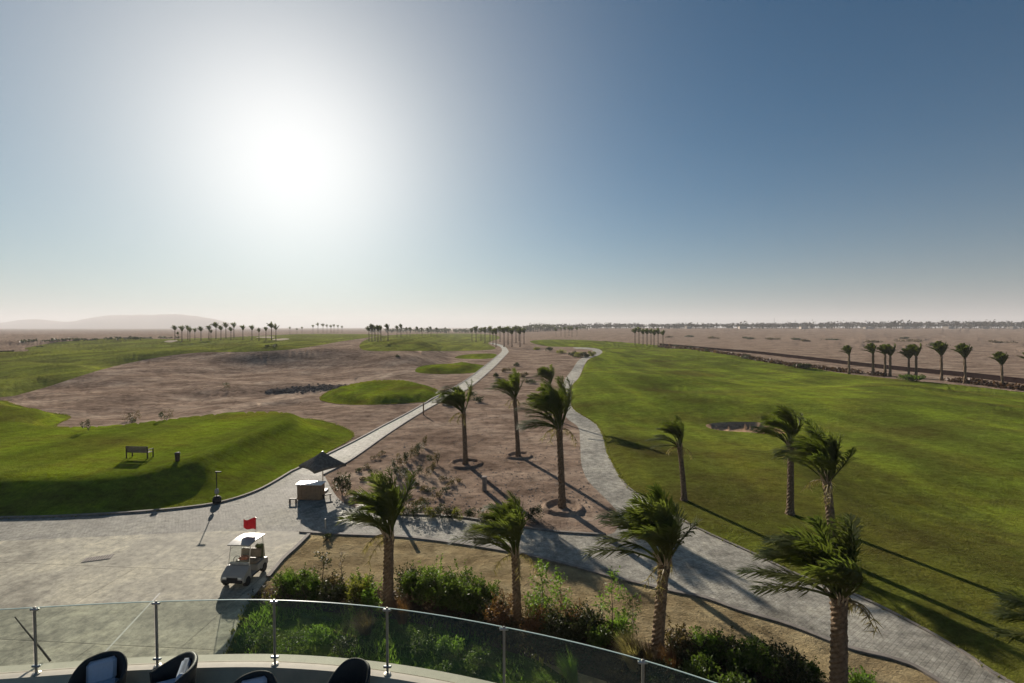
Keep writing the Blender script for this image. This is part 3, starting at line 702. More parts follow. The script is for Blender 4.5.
sapling('light green leafy sapling left of the large ragged palm, over the path edge', P(612, 642), 2.6, 'leaf_light', 503, 420, .5, .12, .35)
sapling('sapling with sparse leaves close to the large ragged palm trunk', P(632, 648), 1.9, 'leaf', 504, 300, .4, .11, .3)
sapling('bare thin leaning sapling on the sandy strip left of the stout palm', P(342, 596), 1.9, 'leaf_brown', 505, 70, .3, .08, .5)
sapling('small sapling with dark leaves at the left corner of the sandy strip', P(322, 583), 1.4, 'leaf_dark', 506, 180, .4, .12, .3)
# rough green ground cover seen through the glass
def cover():
    rnd = random.Random(77); mb = MB()
    W = np.array(GZ['lawn']); 
    rr = np.random.RandomState(4); X = rr.uniform(-10.5, 4, 42000); Y = rr.uniform(9.5, 21, 42000)
    ok = poly_dist(W, X, Y) > .15; X, Y = X[ok], Y[ok]; DN = vnoise(X*1.1, Y*1.1)
    for x, y, den in zip(X.tolist(), Y.tolist(), DN.tolist()):
        if rnd.random() > .45+den*1.6: continue
        hh = .10+.30*max(0, den+.25)*rnd.random(); a = rnd.random()*6.28; s = Vector((math.cos(a), math.sin(a), 0))*.022
        p = Vector((x, y, 0)); e = p+Vector((rnd.gauss(0, .09), rnd.gauss(0, .09), hh*1.2))
        mb.quad(p-s, p+s, e)
    tag(mb.build('ground_cover', M['leaf_light']), 'rough green ground cover growing below the glass railing', 'ground cover', kind='stuff')
cover()
def scatter(zone, n, box, seed, fn, bound=.1):
    rr = np.random.RandomState(seed); X = rr.uniform(box[0], box[1], n); Y = rr.uniform(box[2], box[3], n)
    ok = poly_dist(np.array(GZ[zone]), X, Y) > bound
    for x, y in zip(X[ok].tolist(), Y[ok].tolist()): fn(x, y)
def litter():
    for mt, sd, lab in (('leaf_brown', 5, 'dry brown undergrowth and fallen leaves between the border shrubs'), ('leaf_dark', 6, 'dark green undergrowth between the border shrubs')):
        rnd = random.Random(sd); mb = MB()
        def f(x, y):
            den = float(vnoise(np.array(x*.9+sd), np.array(y*.9)))
            if den < -.12: return
            for k in range(3):
                p = Vector((x+rnd.gauss(0, .12), y+rnd.gauss(0, .12), rnd.uniform(0, .42)*(den+.35)*1.3)); u = Vector((rnd.gauss(0, 1), rnd.gauss(0, 1), rnd.gauss(.2, .7))).normalized(); w = u.cross(Vector((rnd.gauss(0, 1), rnd.gauss(0, 1), 1))).normalized(); l = rnd.uniform(.04, .13)
                mb.quad(p, p+u*l*.5+w*l*.25, p+u*l, p+u*l*.5-w*l*.25)
        scatter('bed', 22000, (-11, 14, 12, 23), sd, f)
        tag(mb.build('undergrowth', M[mt]), lab, 'undergrowth', kind='stuff')
litter()
def edge_grass():
    rnd = random.Random(8); mb = MB()
    for zone, hgt_ in (('fairway', .10), ('mound', .10), ('tee1', .12), ('lawn', .12)):
        g = GZ[zone]
        for i in range(len(g)):
            a, b = Vector((*g[i], 0)), Vector((*g[(i+1) % len(g)], 0)); L = (b-a).length
            if a.y > 90 or a.y < 11 or L > 30: continue
            for k in range(int(L*16)):
                q = a.lerp(b, rnd.random())+Vector((rnd.gauss(0, .07), rnd.gauss(0, .09), 0)); q.z = gz(q.x, q.y)-.01
                for m_ in range(3):
                    al = rnd.random()*6.28; w = Vector((math.cos(al), math.sin(al), 0))*.02*(1+q.y/40); mb.quad(q-w, q+w, q+Vector((rnd.gauss(0, .04), rnd.gauss(0, .04), hgt_*rnd.uniform(.6, 1.5))))
    tag(mb.build('edge_grass', M['leaf_yellow']), 'ragged longer grass along the edges of the turf', 'grass', kind='stuff')
edge_grass()
def pebbles():
    rnd = random.Random(12); mb = MB()
    Q = [P(rnd.uniform(380, 600), rnd.uniform(400, 512)) for i in range(1500)]
    X = np.array([q.x for q in Q]); Y = np.array([q.y for q in Q]); bad = np.zeros(len(Q), bool)
    for z_ in ('path', 'cobble', 'cart', 'fairway'): bad |= poly_dist(np.array(GZ[z_]), X, Y) > -.1
    for i, q in enumerate(Q):
        if bad[i]: continue
        r = rnd.uniform(.02, .07); n = 5
        rows = [[(q.x+math.cos(j*1.257+i)*r*k*rnd.uniform(.7, 1.3), q.y+math.sin(j*1.257+i)*r*k*rnd.uniform(.7, 1.3), q.z+z*r) for j in range(n)] for k, z in ((1, -.1), (.9, .4), (.4, .75))]
        mb.grid(rows, True, False, True)
    tag(mb.build('scattered_stones', M['kerb']), 'small stones strewn over the bare ground', 'stones', kind='stuff')
pebbles()
low = [(262, 640, .7, .55, 'leaf'), (296, 648, .8, .7, 'leaf'), (318, 640, .6, .6, 'leaf_light'), (345, 655, .6, .6, 'leaf_dark'), (420, 652, .8, .7, 'leaf'), (452, 650, .7, .6, 'leaf_light'), (470, 668, .7, .6, 'leaf'), (436, 680, .6, .5, 'leaf')]
for i, (x, y, rx, rz, mt) in enumerate(sorted(low)):
    bush('%s low green ground-level bush seen through the glass railing' % nth(i, len(low)), P(x, y), rx, rz, mt, 600+i, 1100, .07, 'low bushes behind the glass', stems=False)

# small dark desert plants on the dirt bed
def small_set(pts, phrase, group, mat, seed, r=(.28, .42), hz=(.35, .6), n=220, s=.09):
    pts = sorted(pts)
    for i, p in enumerate(pts):
        rnd = random.Random(seed+i); mm = mat[i % len(mat)]
        tag(bush_mb(rnd, rnd.uniform(*r), rnd.uniform(*hz), n, s, 5).build('shrub', M[mm], loc=P(*p)), '%s %s' % (nth(i, len(pts)), phrase), 'shrub', group)
small_set([(400, 516), (410, 516), (419, 516.5), (430, 516.5), (440, 517.5), (451, 518), (460, 519), (470, 520.5), (483, 523), (496, 525), (508, 527.5)], 'low shrub in the row along the upper kerb of the near path', 'kerbside shrubs', ['leaf_yellow', 'leaf_dark', 'leaf_dark'], 700, (.42, .6), (.6, .85), 620)
small_set([(519, 525), (529, 522), (538, 519)], 'dark bushy shrub beside the soil ring of the tallest palm', 'shrubs by the tall palm ring', ['leaf_dark'], 730, (.35, .5), (.6, .8), 500)
small_set([(395, 472), (396, 479), (401, 466), (407, 462), (412, 458), (416, 455), (420, 452), (404, 478), (424, 447)], 'dark shrub in the slanting row left of the nearest ringed palm', 'slanting row of dark shrubs', ['leaf_dark', 'leaf_dark', 'leaf_brown'], 750, (.35, .5), (.8, 1.1), 420, .1)
small_set([(430, 463), (420, 474), (428, 477), (432, 471)], 'dark plant beside the dry shrub left of the nearest soil ring', 'plants beside the dry shrub', ['leaf_dark', 'leaf_brown'], 765, (.3, .4), (.5, .8), 300)
small_set([(357, 472), (362, 480), (366, 468), (373, 474), (376, 459), (382, 455), (418, 486), (424, 490), (430, 492), (410, 480), (444, 481), (450, 486), (455, 483), (447, 491), (436, 498), (405, 499), (424, 500), (416, 506)], 'small dark plant scattered on the dirt bed above the near path', 'scattered plants on the dirt bed', ['leaf_dark', 'leaf_brown', 'leaf_brown'], 780, (.35, .6), (.2, .35), 260, .09)
small_set([(497, 377), (505, 372), (516, 366), (530, 383), (524, 377), (540, 372)], 'low dark shrub among the distant palms between the two paths', 'shrubs between the paths', ['leaf_dark', 'leaf_brown'], 820, (1.0, 1.8), (.5, .9), 500, .25)
small_set([(573, 356), (580, 357), (586, 357.5), (560, 353.5), (548, 351.5), (536, 350), (592, 356)], 'bushy olive shrub on the bank inside the path bend', 'shrubs inside the path bend', ['leaf_yellow', 'leaf_dark'], 840, (2.2, 3.2), (1.4, 2.0), 700, .4)
small_set([(126, 421), (131, 423), (137, 420), (163, 420.5), (169, 419), (88, 431), (227, 386), (227, 390)], 'sparse shrub on the brown sand left of the flat tee', 'shrubs on the brown sand', ['leaf_dark', 'leaf_brown'], 860, (.5, .9), (.5, 1.5), 260, .12)
small_set([(445, 404), (471, 398), (478, 402), (397, 357), (40, 347), (268, 346.5), (274, 346.5)], 'dark isolated shrub beside or beyond the straight cart path', 'isolated dark shrubs', ['leaf_dark'], 880, (.9, 1.4), (.5, 1.0), 400, .2)
bush('round dark green bush at the foot of the wooden post by the cart path', P(443, 403), .9, 1.4, 'leaf', 900, 900, .16)
bush('dry leafless grey shrub left of the nearest soil ring', P(437, 464), .5, 1.1, 'leaf_brown', 901, 300, .1)
t = bush('dark feathery shrub in the paving at the umbrella, right of the counter', P(342, 494), .75, 1.25, 'leaf_dark', 902, 700, .13)
bush('small green plant inside the umbrella shadow', P(327, 540), .28, .35, 'leaf_dark', 903, 200, .09)
bush('wide dark green bush under the palms beside the boundary wall', P(912, 381), 3.2, 1.1, 'leaf', 904, 900, .35)
bush('dark green bush at the far fairway corner left of the palm row', P(802, 368), 2.6, 1.0, 'leaf_dark', 905, 700, .4)

# stones
def stones():
    rnd = random.Random(5); mb = MB()
    for i in range(700):
        a = rnd.random(); px = 266+80*a; py = 392-6*a+rnd.gauss(0, 1.7)*(1-abs(a-.45))
        p = P0(px, py); r = rnd.uniform(.08, .27); z = gz(*p)
        rows = []
        for k, (q, zz) in enumerate(((.8, -.2), (1, .35), (.55, .8))):
            rows.append([(p[0]+math.cos(j*1.257+i)*r*q*rnd.uniform(.8, 1.2), p[1]+math.sin(j*1.257+i)*r*q*rnd.uniform(.8, 1.2), z+zz*r) for j in range(5)])
        mb.grid(rows, True, False, True)
    tag(mb.build('rock_pile', plain('dark stones', (.21, .17, .14), .95, 0, .7, 1.5, 0, 0)), 'wide patch of dark stones on the brown sand beside the flat tee', 'stones', kind='stuff')
stones()

# ------------------------------------------------------------------ far tree belt and boundary
def belt(name, label, spots, mat, seed, leaf):
    rnd = random.Random(seed); mb = MB()
    for (x, y, z, r, hh) in spots:
        mb.tube([(x, y, z-1), (x+rnd.uniform(-.5, .5), y, z+hh*.6)], r*.06+.1, 4, False)
        for k in range(20):
            d = Vector((rnd.gauss(0, .5), rnd.gauss(0, .5), rnd.gauss(0, .32))); p = Vector((x, y, z+hh*.66))+Vector((d.x*r, d.y*r, d.z*hh*.55))
            u = Vector((rnd.gauss(0, 1), rnd.gauss(0, 1), rnd.gauss(0, .6))).normalized(); w = u.cross(Vector((rnd.gauss(0, 1), rnd.gauss(0, 1), 1))).normalized(); l = leaf*rnd.uniform(.6, 1.3)
            mb.quad(p-u*l, p+w*l*.6, p+u*l, p-w*l*.6)
    return tag(mb.build(name, M[mat]), label, 'trees', kind='stuff')
rnd = random.Random(91); sp = []
for i in range(1500):
    px = rnd.uniform(540, 1500); Y = rnd.uniform(1150, 1500)*(1-.12*S((px-850)/300))
    X = (px-CX)/F*Y; z = gz(X, Y); hh = rnd.uniform(9, 15)+5*float(S((px-650)/350))
    sp.append((X, Y, z, rnd.uniform(5, 9), hh))
belt('distant_trees', 'long dark belt of far trees along the right horizon', sp, 'leaf_belt', 92, 3.0)
sp = []
for i in range(330):
    px = rnd.gauss(528, 24) if i % 2 else rnd.uniform(370, 560); Y = rnd.uniform(900, 1100)
    X = (px-CX)/F*Y; z = gz(X, Y); sp.append((X, Y, z, rnd.uniform(3, 6), rnd.uniform(6, 10)+6*math.exp(-((px-538)/14)**2)))
belt('distant_trees', 'hazy far trees on the horizon beyond the cart path', sp, 'leaf_dark', 93, 2.0)
sp = []
for i in range(60):
    px = rnd.uniform(20, 175); y = 341-px*.012; b = P(px, 343.5-px*.03)
    sp.append((b.x, b.y+rnd.uniform(0, 10), gz(b.x, b.y), rnd.uniform(.8, 2.0), rnd.uniform(.8, 2.2)))
belt('distant_trees', 'low dark scrub along the left hill crest', sp, 'leaf_dark', 94, .6)
# a few pale houses inside the right belt
M['house'] = plain('pale render', (.5, .43, .36), .9)
M['dark'] = plain('dark opening', (.04, .04, .045), .4)
hs = [(688, 9), (742, 11), (803, 10), (868, 12), (906, 9), (948, 13), (984, 10), (1012, 12)]
for i, (px, w) in enumerate(hs):
    Y = 1120+R.uniform(-20, 20); X = (px-CX)/F*Y; z = gz(X, Y)
    t = thing('house', '%s pale flat-roofed house in front of the far tree belt on the right' % nth(i, len(hs)), 'house', (X, Y, z), R.uniform(-.3, .3), 'far pale houses')
    hh = R.uniform(4.5, 6.5)
    MB().box((0, 0, hh/2-.5), (w*1.4, w, hh+1)).build('wall', M['house'], t)
    MB().box((0, 0, hh+.35), (w*1.4+.6, w+.6, .5)).build('roof', M['house'], t)
    for k in range(3): MB().box(((k-1)*w*.42, -w/2-.03, hh*.5), (1.5, .1, 1.6)).build('window', M['dark'], t)
X = (774-CX)/F*1300; z = gz(X, 1300)
t = thing('radio_mast', 'thin lattice mast rising above the far tree belt', 'mast', (X, 1300, z))
mb = MB()
for a in range(3): mb.tube([(math.cos(a*2.1)*.9, math.sin(a*2.1)*.9, 0), (math.cos(a*2.1)*.25, math.sin(a*2.1)*.25, 30)], .12, 4)
for k in range(14):
    z0 = k*2.1; r = .9-.65*k/14
    for a in range(3): mb.tube([(math.cos(a*2.1)*r, math.sin(a*2.1)*r, z0), (math.cos(a*2.1+2.1)*r*.95, math.sin(a*2.1+2.1)*r*.95, z0+2.1)], .05, 3)
mb.build('tower', plain('galvanised', (.35, .35, .36), .5, .6), t)
MB().lathe([(.12, 0), (.5, .3), (.12, .6)], 8, (0, 0, 28)).build('antenna', M['dark'], t)

# boundary wall and reddish hedge on the right
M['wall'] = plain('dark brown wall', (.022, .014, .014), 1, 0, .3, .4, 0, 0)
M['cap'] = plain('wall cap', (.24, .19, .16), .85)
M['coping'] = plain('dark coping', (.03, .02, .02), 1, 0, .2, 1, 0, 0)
def flat(px, py, z=.7): d = ray(px, py); q = CAM+d*((z-H)/d.z); return (q.x, q.y)
def wallrun(pts, hh, th, name, label, cat):
    g = smooth([flat(*p) for p in pts], False, 24) if hh > 1 else [P0(*p) for p in smooth(pts, False, 6)]; rows = []; cap = []
    o = Vector((g[0][0], g[0][1], 0))
    for i, p in enumerate(g):
        a = g[max(i-1, 0)]; b = g[min(i+1, len(g)-1)]
        d = Vector((b[0]-a[0], b[1]-a[1], 0)).normalized(); n = Vector((-d.y, d.x, 0)); z = gz(*p); c = Vector((*p, z))-o
        rows.append([c-n*th/2+Vector((0, 0, -.6)), c-n*th/2+Vector((0, 0, hh)), c+n*th/2+Vector((0, 0, hh)), c+n*th/2+Vector((0, 0, -.6))])
        cap.append([c-n*th*.75+Vector((0, 0, hh+.003)), c-n*th*.75+Vector((0, 0, hh+.08)), c+n*th*.75+Vector((0, 0, hh+.08)), c+n*th*.75+Vector((0, 0, hh+.003))])
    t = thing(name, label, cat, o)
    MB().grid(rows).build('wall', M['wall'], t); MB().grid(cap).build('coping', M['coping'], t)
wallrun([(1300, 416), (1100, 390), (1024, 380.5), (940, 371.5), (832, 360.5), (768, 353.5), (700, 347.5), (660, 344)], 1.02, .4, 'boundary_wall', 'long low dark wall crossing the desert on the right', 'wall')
wallrun([(-260, 356), (-60, 354), (0, 353), (14, 352.6)], .75, .5, 'low_wall', 'short low dark wall at the left edge on the far hill', 'wall')
def hedge(pts, dens, hh, wd, label, mat, seed, leaf):
    rnd = random.Random(seed); g = smooth([flat(*p) for p in pts], False, 10); mb = MB(); o = on(*g[0])
    for i in range(len(g)-1):
        a, b = Vector((*g[i], 0)), Vector((*g[i+1], 0)); L = (b-a).length
        for k in range(int(L*dens)):
            q = a.lerp(b, rnd.random()); gap = float(vnoise(np.array(q.x*.35), np.array(q.y*.35)))
            if gap < -.18: continue
            q += Vector((rnd.gauss(0, wd*.4), rnd.gauss(0, wd*.4), 0)); q.z = gz(q.x, q.y)+rnd.uniform(.05, hh)*(1+gap)
            u = Vector((rnd.gauss(0, 1), rnd.gauss(0, 1), rnd.gauss(0, .7))).normalized(); w = u.cross(Vector((rnd.gauss(0, 1), rnd.gauss(0, 1), 1))).normalized(); l = leaf*rnd.uniform(.6, 1.3)
            q = q-o; mb.quad(q-u*l, q+w*l*.6, q+u*l, q-w*l*.6)
    tag(mb.build('hedge', M[mat], loc=o), label, 'hedge')
hedge([(1200, 411), (1024, 387.5), (940, 378), (880, 372), (832, 367), (800, 363)], 34, .8, 1.3, 'reddish patchy hedge below the boundary wall among the palm trunks', 'leaf_hedge', 930, .35)
hedge([(800, 366), (770, 361.5), (740, 357), (700, 351), (660, 346)], 34, .9, 1.8, 'reddish-brown hedge along the far edge of the fairway', 'leaf_hedge', 931, .4)
small_set([(664, 345.5), (669, 346), (675, 346.8), (682, 347.8), (690, 349), (698, 350.3), (707, 351.6), (716, 353), (746, 358.6)], 'dark rounded shrub in the line at the far fairway edge', 'shrubs at the far fairway edge', ['leaf_dark', 'leaf_red'], 940, (1.3, 2), (1.0, 1.5), 300, .35)
small_set([(668, 337.5), (690, 337), (712, 338.5), (745, 339), (772, 339.5), (798, 340), (805, 341.5), (835, 340), (874, 342.5), (908, 342), (935, 346), (1000, 343), (905, 339)], 'low dark scrub patch on the open desert beyond the wall', 'scrub patches on the open desert', ['leaf_brown', 'leaf_dark'], 960, (4.5, 9), (1.0, 2.0), 500, .8)

# ------------------------------------------------------------------ golf cart
M['white'] = plain('white plastic', (.32, .31, .28), .4, 0, .06, 3)
M['greyplastic'] = plain('grey plastic', (.35, .35, .34), .5)
M['black'] = plain('black rubber', (.02, .02, .02), .7)
M['steel'] = plain('metal', (.55, .55, .54), .35, .85, .1)
M['seat'] = plain('tan vinyl', (.25, .19, .13), .5)
M['red'] = plain('red cloth', (.72, .02, .03), .7, 0, .08)
M['orange'] = plain('orange vinyl', (.5, .13, .05), .5)
M['green'] = plain('olive bag', (.10, .12, .04), .7)
def golf_cart(base, rz):
    t = thing('golf_cart', 'white golf cart with a red flag parked on the plaza', 'golf cart', base, rz)
    W = 1.16
    # body sides: front cowl sweeping down, low floor, rear hump (front is -y)
    mb = MB()
    def prof(pts, x0, x1):   # pts (y,z)
        n = len(pts); o = len(mb.v)
        for x in (x0, x1): mb.v += [(x, y, z) for y, z in pts]
        mb.f.append(tuple(o+i for i in range(n))); mb.f.append(tuple(o+n+i for i in range(n))[::-1])
        for i in range(n): j = (i+1) % n; mb.f.append((o+i, o+n+i, o+n+j, o+j))
    prof([(-1.18, .28), (-1.22, .42), (-1.15, .56), (-.95, .68), (-.62, .84), (-.52, .84), (-.5, .36), (-.55, .26)], -W/2, W/2)
    prof([(-.5, .24), (-.5, .33), (.15, .33), (.15, .24)], -W/2+.02, W/2-.02)
    prof([(.12, .26), (.10, .62), (.85, .66), (1.15, .60), (1.2, .34), (1.1, .26)], -W/2, W/2)
    b = mb.build('body', M['white'], t)
    MB().box((0, -1.235, .34), (W*.9, .07, .12), 0, .03).build('bumper', M['black'], t)
    MB().box((0, -1.195, .44), (W*.5, .06, .13), 0, .02).build('grille', M['black'], t)
    for s in (-1, 1): MB().box((s*(W/2+.004), .0, .29), (.02, .9, .07), 0, .006).build('side_trim', M['black'], t)
    for s in (-1, 1): MB().box((s*.38, -1.215, .50), (.2, .06, .09), 0, .02).build('headlight', plain('lamp glass', (.8, .8, .75), .15), t)
    for sx in (-1, 1):
        for y in (-.82, .82):
            w = thing('wheel', None, None, (0, 0, 0)); w.parent = t
            for nm, pr, mt in (('tyre', [(.12, -.1), (.2, -.1), (.225, -.06), (.225, .06), (.2, .1), (.12, .1)], 'black'), ('rim', [(.01, -.07), (.12, -.08), (.125, 0), (.12, .08), (.01, .07)], 'greyplastic')):
                m2 = MB().lathe(pr, 20); m2.v = [(z+sx*(W/2-.07), x+y, yy+.225) for x, yy, z in m2.v]
                m2.build(nm, M[mt], w)
    MB().box((0, .30, .72), (W*.92, .5, .14), 0, .05).build('seat', M['seat'], t)
    MB().box((0, .60, 1.0), (W*.92, .12, .42), 0, .05, -.15).build('backrest', M['seat'], t)
    MB().box((0, -.50, .9), (W*.88, .12, .14), 0, .04).build('dashboard', M['greyplastic'], t)
    sw = MB(); pts = [(-.27+.17*math.cos(a*.628), -.28+.1*math.sin(a*.628), 1.0+.13*math.sin(a*.628)) for a in range(11)]; sw.tube(pts, .014, 6); sw.tube([(-.27, -.28, 1.0), (-.27, -.5, .85)], .018, 6)
    sw.build('steering_wheel', M['black'], t)
    for sx in (-1, 1):
        MB().tube([(sx*.53, -.58, .84), (sx*.52, -.50, 1.25), (sx*.5, -.38, 1.78)], .018, 8).build('roof_post', M['steel'], t)
        MB().tube([(sx*.53, .80, .62), (sx*.52, .84, 1.2), (sx*.5, .80, 1.78)], .018, 8).build('roof_post', M['steel'], t)
    rf = MB(); rows = []
    for i in range(9):
        y = -.62+i*.2; e = 1-abs(i-4)/4; zz = 1.79+.05*math.sin(i/8*math.pi)
        rows.append([(x*W*.5*(.96+.04*e), y, zz+.03*math.cos(x*1.4)) for x in (-1, -.95, -.5, 0, .5, .95, 1)])
    rf.grid(rows); rf.grid([[(x, y, z-.05) for x, y, z in r] for r in rows][::-1])
    rim = [rows[0][j] for j in range(7)]+[rows[i][6] for i in range(1, 9)]+[rows[8][j] for j in range(5, -1, -1)]+[rows[i][0] for i in range(7, 0, -1)]
    rf.grid([[(x, y, z-.05) for x, y, z in rim], rim], True)
    rf.build('roof', M['white'], t)
    ws = MB(); ws.quad((-.49, -.56, .92), (.49, -.56, .92), (.48, -.39, 1.74), (-.48, -.39, 1.74)); ws.build('windscreen', GLASSM, t)
    MB().box((.25, 1.0, .95), (.42, .3, .75), 0, .08, .1).build('golf_bag', M['green'], t)
    MB().box((-.2, .28, .86), (.5, .35, .16), .2, .06).build('towel', M['orange'], t)
    MB().tube([(.12, .86, 1.6), (.12, .90, 2.62)], .012, 6).build('flagpole', M['steel'], t)
    fl = MB(); rows = []
    for i in range(9):
        x = .11-i*.085; zc = .03*math.sin(i*.9); hh = .32-.012*i
        rows.append([(x, .9+.05*math.sin(i*.8), 2.26+zc-hh+.05), (x, .9+.05*math.sin(i*.8+.3), 2.26+zc), (x, .9+.05*math.sin(i*.8+.6), 2.26+zc*1.2+hh)])
    fl.grid(rows); fl.build('flag', M['red'], t)
    return t
def glass_mat(name, tint, haze=.04):
    m, t, b = nt(name); t.nodes.remove(b); out = t.nodes['Material Output']
    tr = add(t, 'ShaderNodeBsdfTransparent'); tr.inputs[0].default_value = (*tint, 1)
    gl = add(t, 'ShaderNodeBsdfGlossy'); gl.inputs['Roughness'].default_value = .03
    df = add(t, 'ShaderNodeBsdfDiffuse'); df.inputs[0].default_value = (.45, .6, .5, 1)
    lw = add(t, 'ShaderNodeLayerWeight'); lw.inputs[0].default_value = .5
    pw = add(t, 'ShaderNodeMath', operation='POWER'); pw.inputs[1].default_value = 5; t.links.new(lw.outputs['Facing'], pw.inputs[0])
    fr = add(t, 'ShaderNodeMath', operation='MULTIPLY_ADD'); fr.inputs[1].default_value = .9; fr.inputs[2].default_value = .035; t.links.new(pw.outputs[0], fr.inputs[0])
    m1 = add(t, 'ShaderNodeMixShader'); m1.inputs[0].default_value = haze; t.links.new(tr.outputs[0], m1.inputs[1]); t.links.new(df.outputs[0], m1.inputs[2])
    m2 = add(t, 'ShaderNodeMixShader'); t.links.new(fr.outputs[0], m2.inputs[0]); t.links.new(m1.outputs[0], m2.inputs[1]); t.links.new(gl.outputs[0], m2.inputs[2])
    t.links.new(m2.outputs[0], out.inputs[0]); return m
GLASSM = glass_mat('clear windscreen', (.85, .88, .86), .06)
gc = golf_cart(P(245.5, 578), math.radians(-4)); gc.scale = (.92, .76, .97)

# ------------------------------------------------------------------ umbrella, counter, bench, posts
M['thatch'] = plain('brown canopy cloth', (.16, .14, .115), .95, 0, .4, 6, .02, .05)
M['wood'] = plain('brown wood', (.27, .175, .10), .6, 0, .3, 5)
M['darkwood'] = plain('dark wood', (.07, .05, .035), .7, 0, .3, 5)
ub = P(323, 491)
t = thing('parasol', 'dark brown square parasol standing behind the wooden counter', 'parasol', ub, math.radians(4))
pk = at_depth(320, 451, ub.y).z-ub.z
MB().tube([(0, 0, 0), (0, 0, pk-.02)], .035, 10).build('pole', M['steel'], t)
MB().box((0, 0, .05), (.6, .6, .1), 0, .03).build('base', M['greyplastic'], t)
cz = pk-.95; mb = MB(); Rr = 1.62; rows = []
for k in range(9):
    u = k/8; zz = pk-(pk-cz)*(u**.85); row = []
    for c in range(4):
        a0 = math.pi/2*c; a1 = a0+math.pi/2
        for q in range(6):
            w = q/6; x = (math.cos(a0)*(1-w)+math.cos(a1)*w)*Rr*u; y = (math.sin(a0)*(1-w)+math.sin(a1)*w)*Rr*u
            sag = -.10*u*math.sin(w*math.pi)*-1
            row.append((x*(1-.06*math.sin(w*math.pi)*u), y*(1-.06*math.sin(w*math.pi)*u), zz+sag*.6-.0))
    rows.append(row)
mb.grid(rows, True); mb.grid([[(x, y, z-.03) for x, y, z in r] for r in rows][::-1], True)
mb.grid([[(x, y, z-.16) for x, y, z in rows[-1]], rows[-1]], True)
mb.build('canopy', M['thatch'], t)
mb = MB()
for c in range(4):
    a = math.pi/2*c; mb.tube([(0, 0, pk-.12), (math.cos(a)*Rr*.97, math.sin(a)*Rr*.97, cz-.05)], .018, 6)
mb.build('rib', M['darkwood'], t)

cb = P(309, 500.5)
t = thing('counter', 'brown wooden bar counter with white top below the parasol', 'counter', cb, math.radians(-1))
MB().box((0, .32, .52), (1.62, .6, 1.0), 0, .02).build('body', M['wood'], t)
MB().box((0, .31, 1.06), (1.74, .72, .075), 0, .02).build('countertop', plain('white top', (.8, .79, .76), .3), t)
mb = MB()
for k in range(5): mb.box((-.64+k*.32, .008, .54), (.27, .03, .82), 0, .008)
mb.build('front_panel', M['wood'], t)
MB().box((0, .32, .04), (1.5, .5, .08)).build('plinth', M['darkwood'], t)
for i, (x, y, r, lab) in enumerate(((293, 503, 0, 'low dark plank bench at the left end of the counter'), (327, 498.5, .5, 'low dark plank bench slanting off the right end of the counter'))):
    b = P(x, y); q = thing('low_bench', lab, 'low bench', b, r, 'low benches by the counter')
    MB().box((0, 0, .27), (.62 if i else .5, .2, .06), 0, .015).build('seat', M['darkwood'], q)
    for s in (-.2, .2): MB().box((s, 0, .12), (.06, .16, .24), 0, .01).build('leg', M['darkwood'], q)
b = P(325.5, 531); q = thing('short_post', 'short pale post standing in the parasol shadow', 'post', b)
MB().tube([(0, 0, 0), (0, 0, .62)], .035, 10).build('shaft', M['steel'], q); MB().lathe([(.03, 0), (.06, .02), (.06, .07), (.02, .1)], 12, (0, 0, .6)).build('cap', M['white'], q)

b = P(98, 558.5); t = thing('drain_cover', 'dark rectangular drain cover set in the pale plaza', 'drain cover', b, .35)
MB().box((0, 0, .006), (1.15, .5, .03), 0, .004).build('frame', M['kerb'], t)
mb = MB()
for k in range(9): mb.box((-.44+k*.11, 0, .024), (.05, .4, .012))
mb.build('grate', M['darkwood'], t)
a, c = P(160, 593), P(40, 722); dd = (c-a).normalized(); nn = Vector((-dd.y, dd.x, 0))*.035; zz = Vector((0, 0, .005))
tag(MB().quad(a-nn+zz, c-nn+zz, c+nn+zz, a+nn+zz).build('painted_line', plain('worn white line', (.6, .58, .52), .8, 0, .2, 2)), kind='structure')

# garden bench seen from behind
b = P(137, 458.5)
t = thing('garden_bench', 'dark slatted garden bench facing away on the grassy mound', 'bench', b, math.radians(-4))
mb = MB()
for z in (.52, .615, .71, .805, .9): mb.box((0, .02, z), (1.75, .03, .085), 0, .008, -.1)
mb.build('backrest', M['darkwood'], t)
mb = MB()
for y in (.12, .24, .36, .48): mb.box((0, y, .44), (1.75, .09, .03), 0, .008)
mb.build('seat', M['darkwood'], t)
for sx in (-.86, .86):
    MB().box((sx, .0, .47), (.07, .07, .98), 0, .01, 0).build('leg', M['darkwood'], t)
    MB().box((sx, .52, .32), (.07, .07, .66), 0, .01).build('leg', M['darkwood'], t)
    MB().box((sx, .26, .67), (.08, .6, .05), 0, .01).build('armrest', M['darkwood'], t)

b = P(177.5, 461); t = thing('litter_bin', 'small dark bin standing alone on the mound right of the bench', 'bin', b); t.scale = (.8, .8, .78)
m2 = MB().lathe([(.14, 0), (.18, .04), (.21, .62), (.22, .66)], 16); m2.build('bin_body', M['darkwood'], t)
MB().lathe([(.24, 0), (.24, .05), (.16, .13), (.03, .16)], 16, (0, 0, .70)).build('lid', M['black'], t)
MB().tube([(.2, 0, 0), (.2, 0, .95)], .02, 6).build('post', M['darkwood'], t)

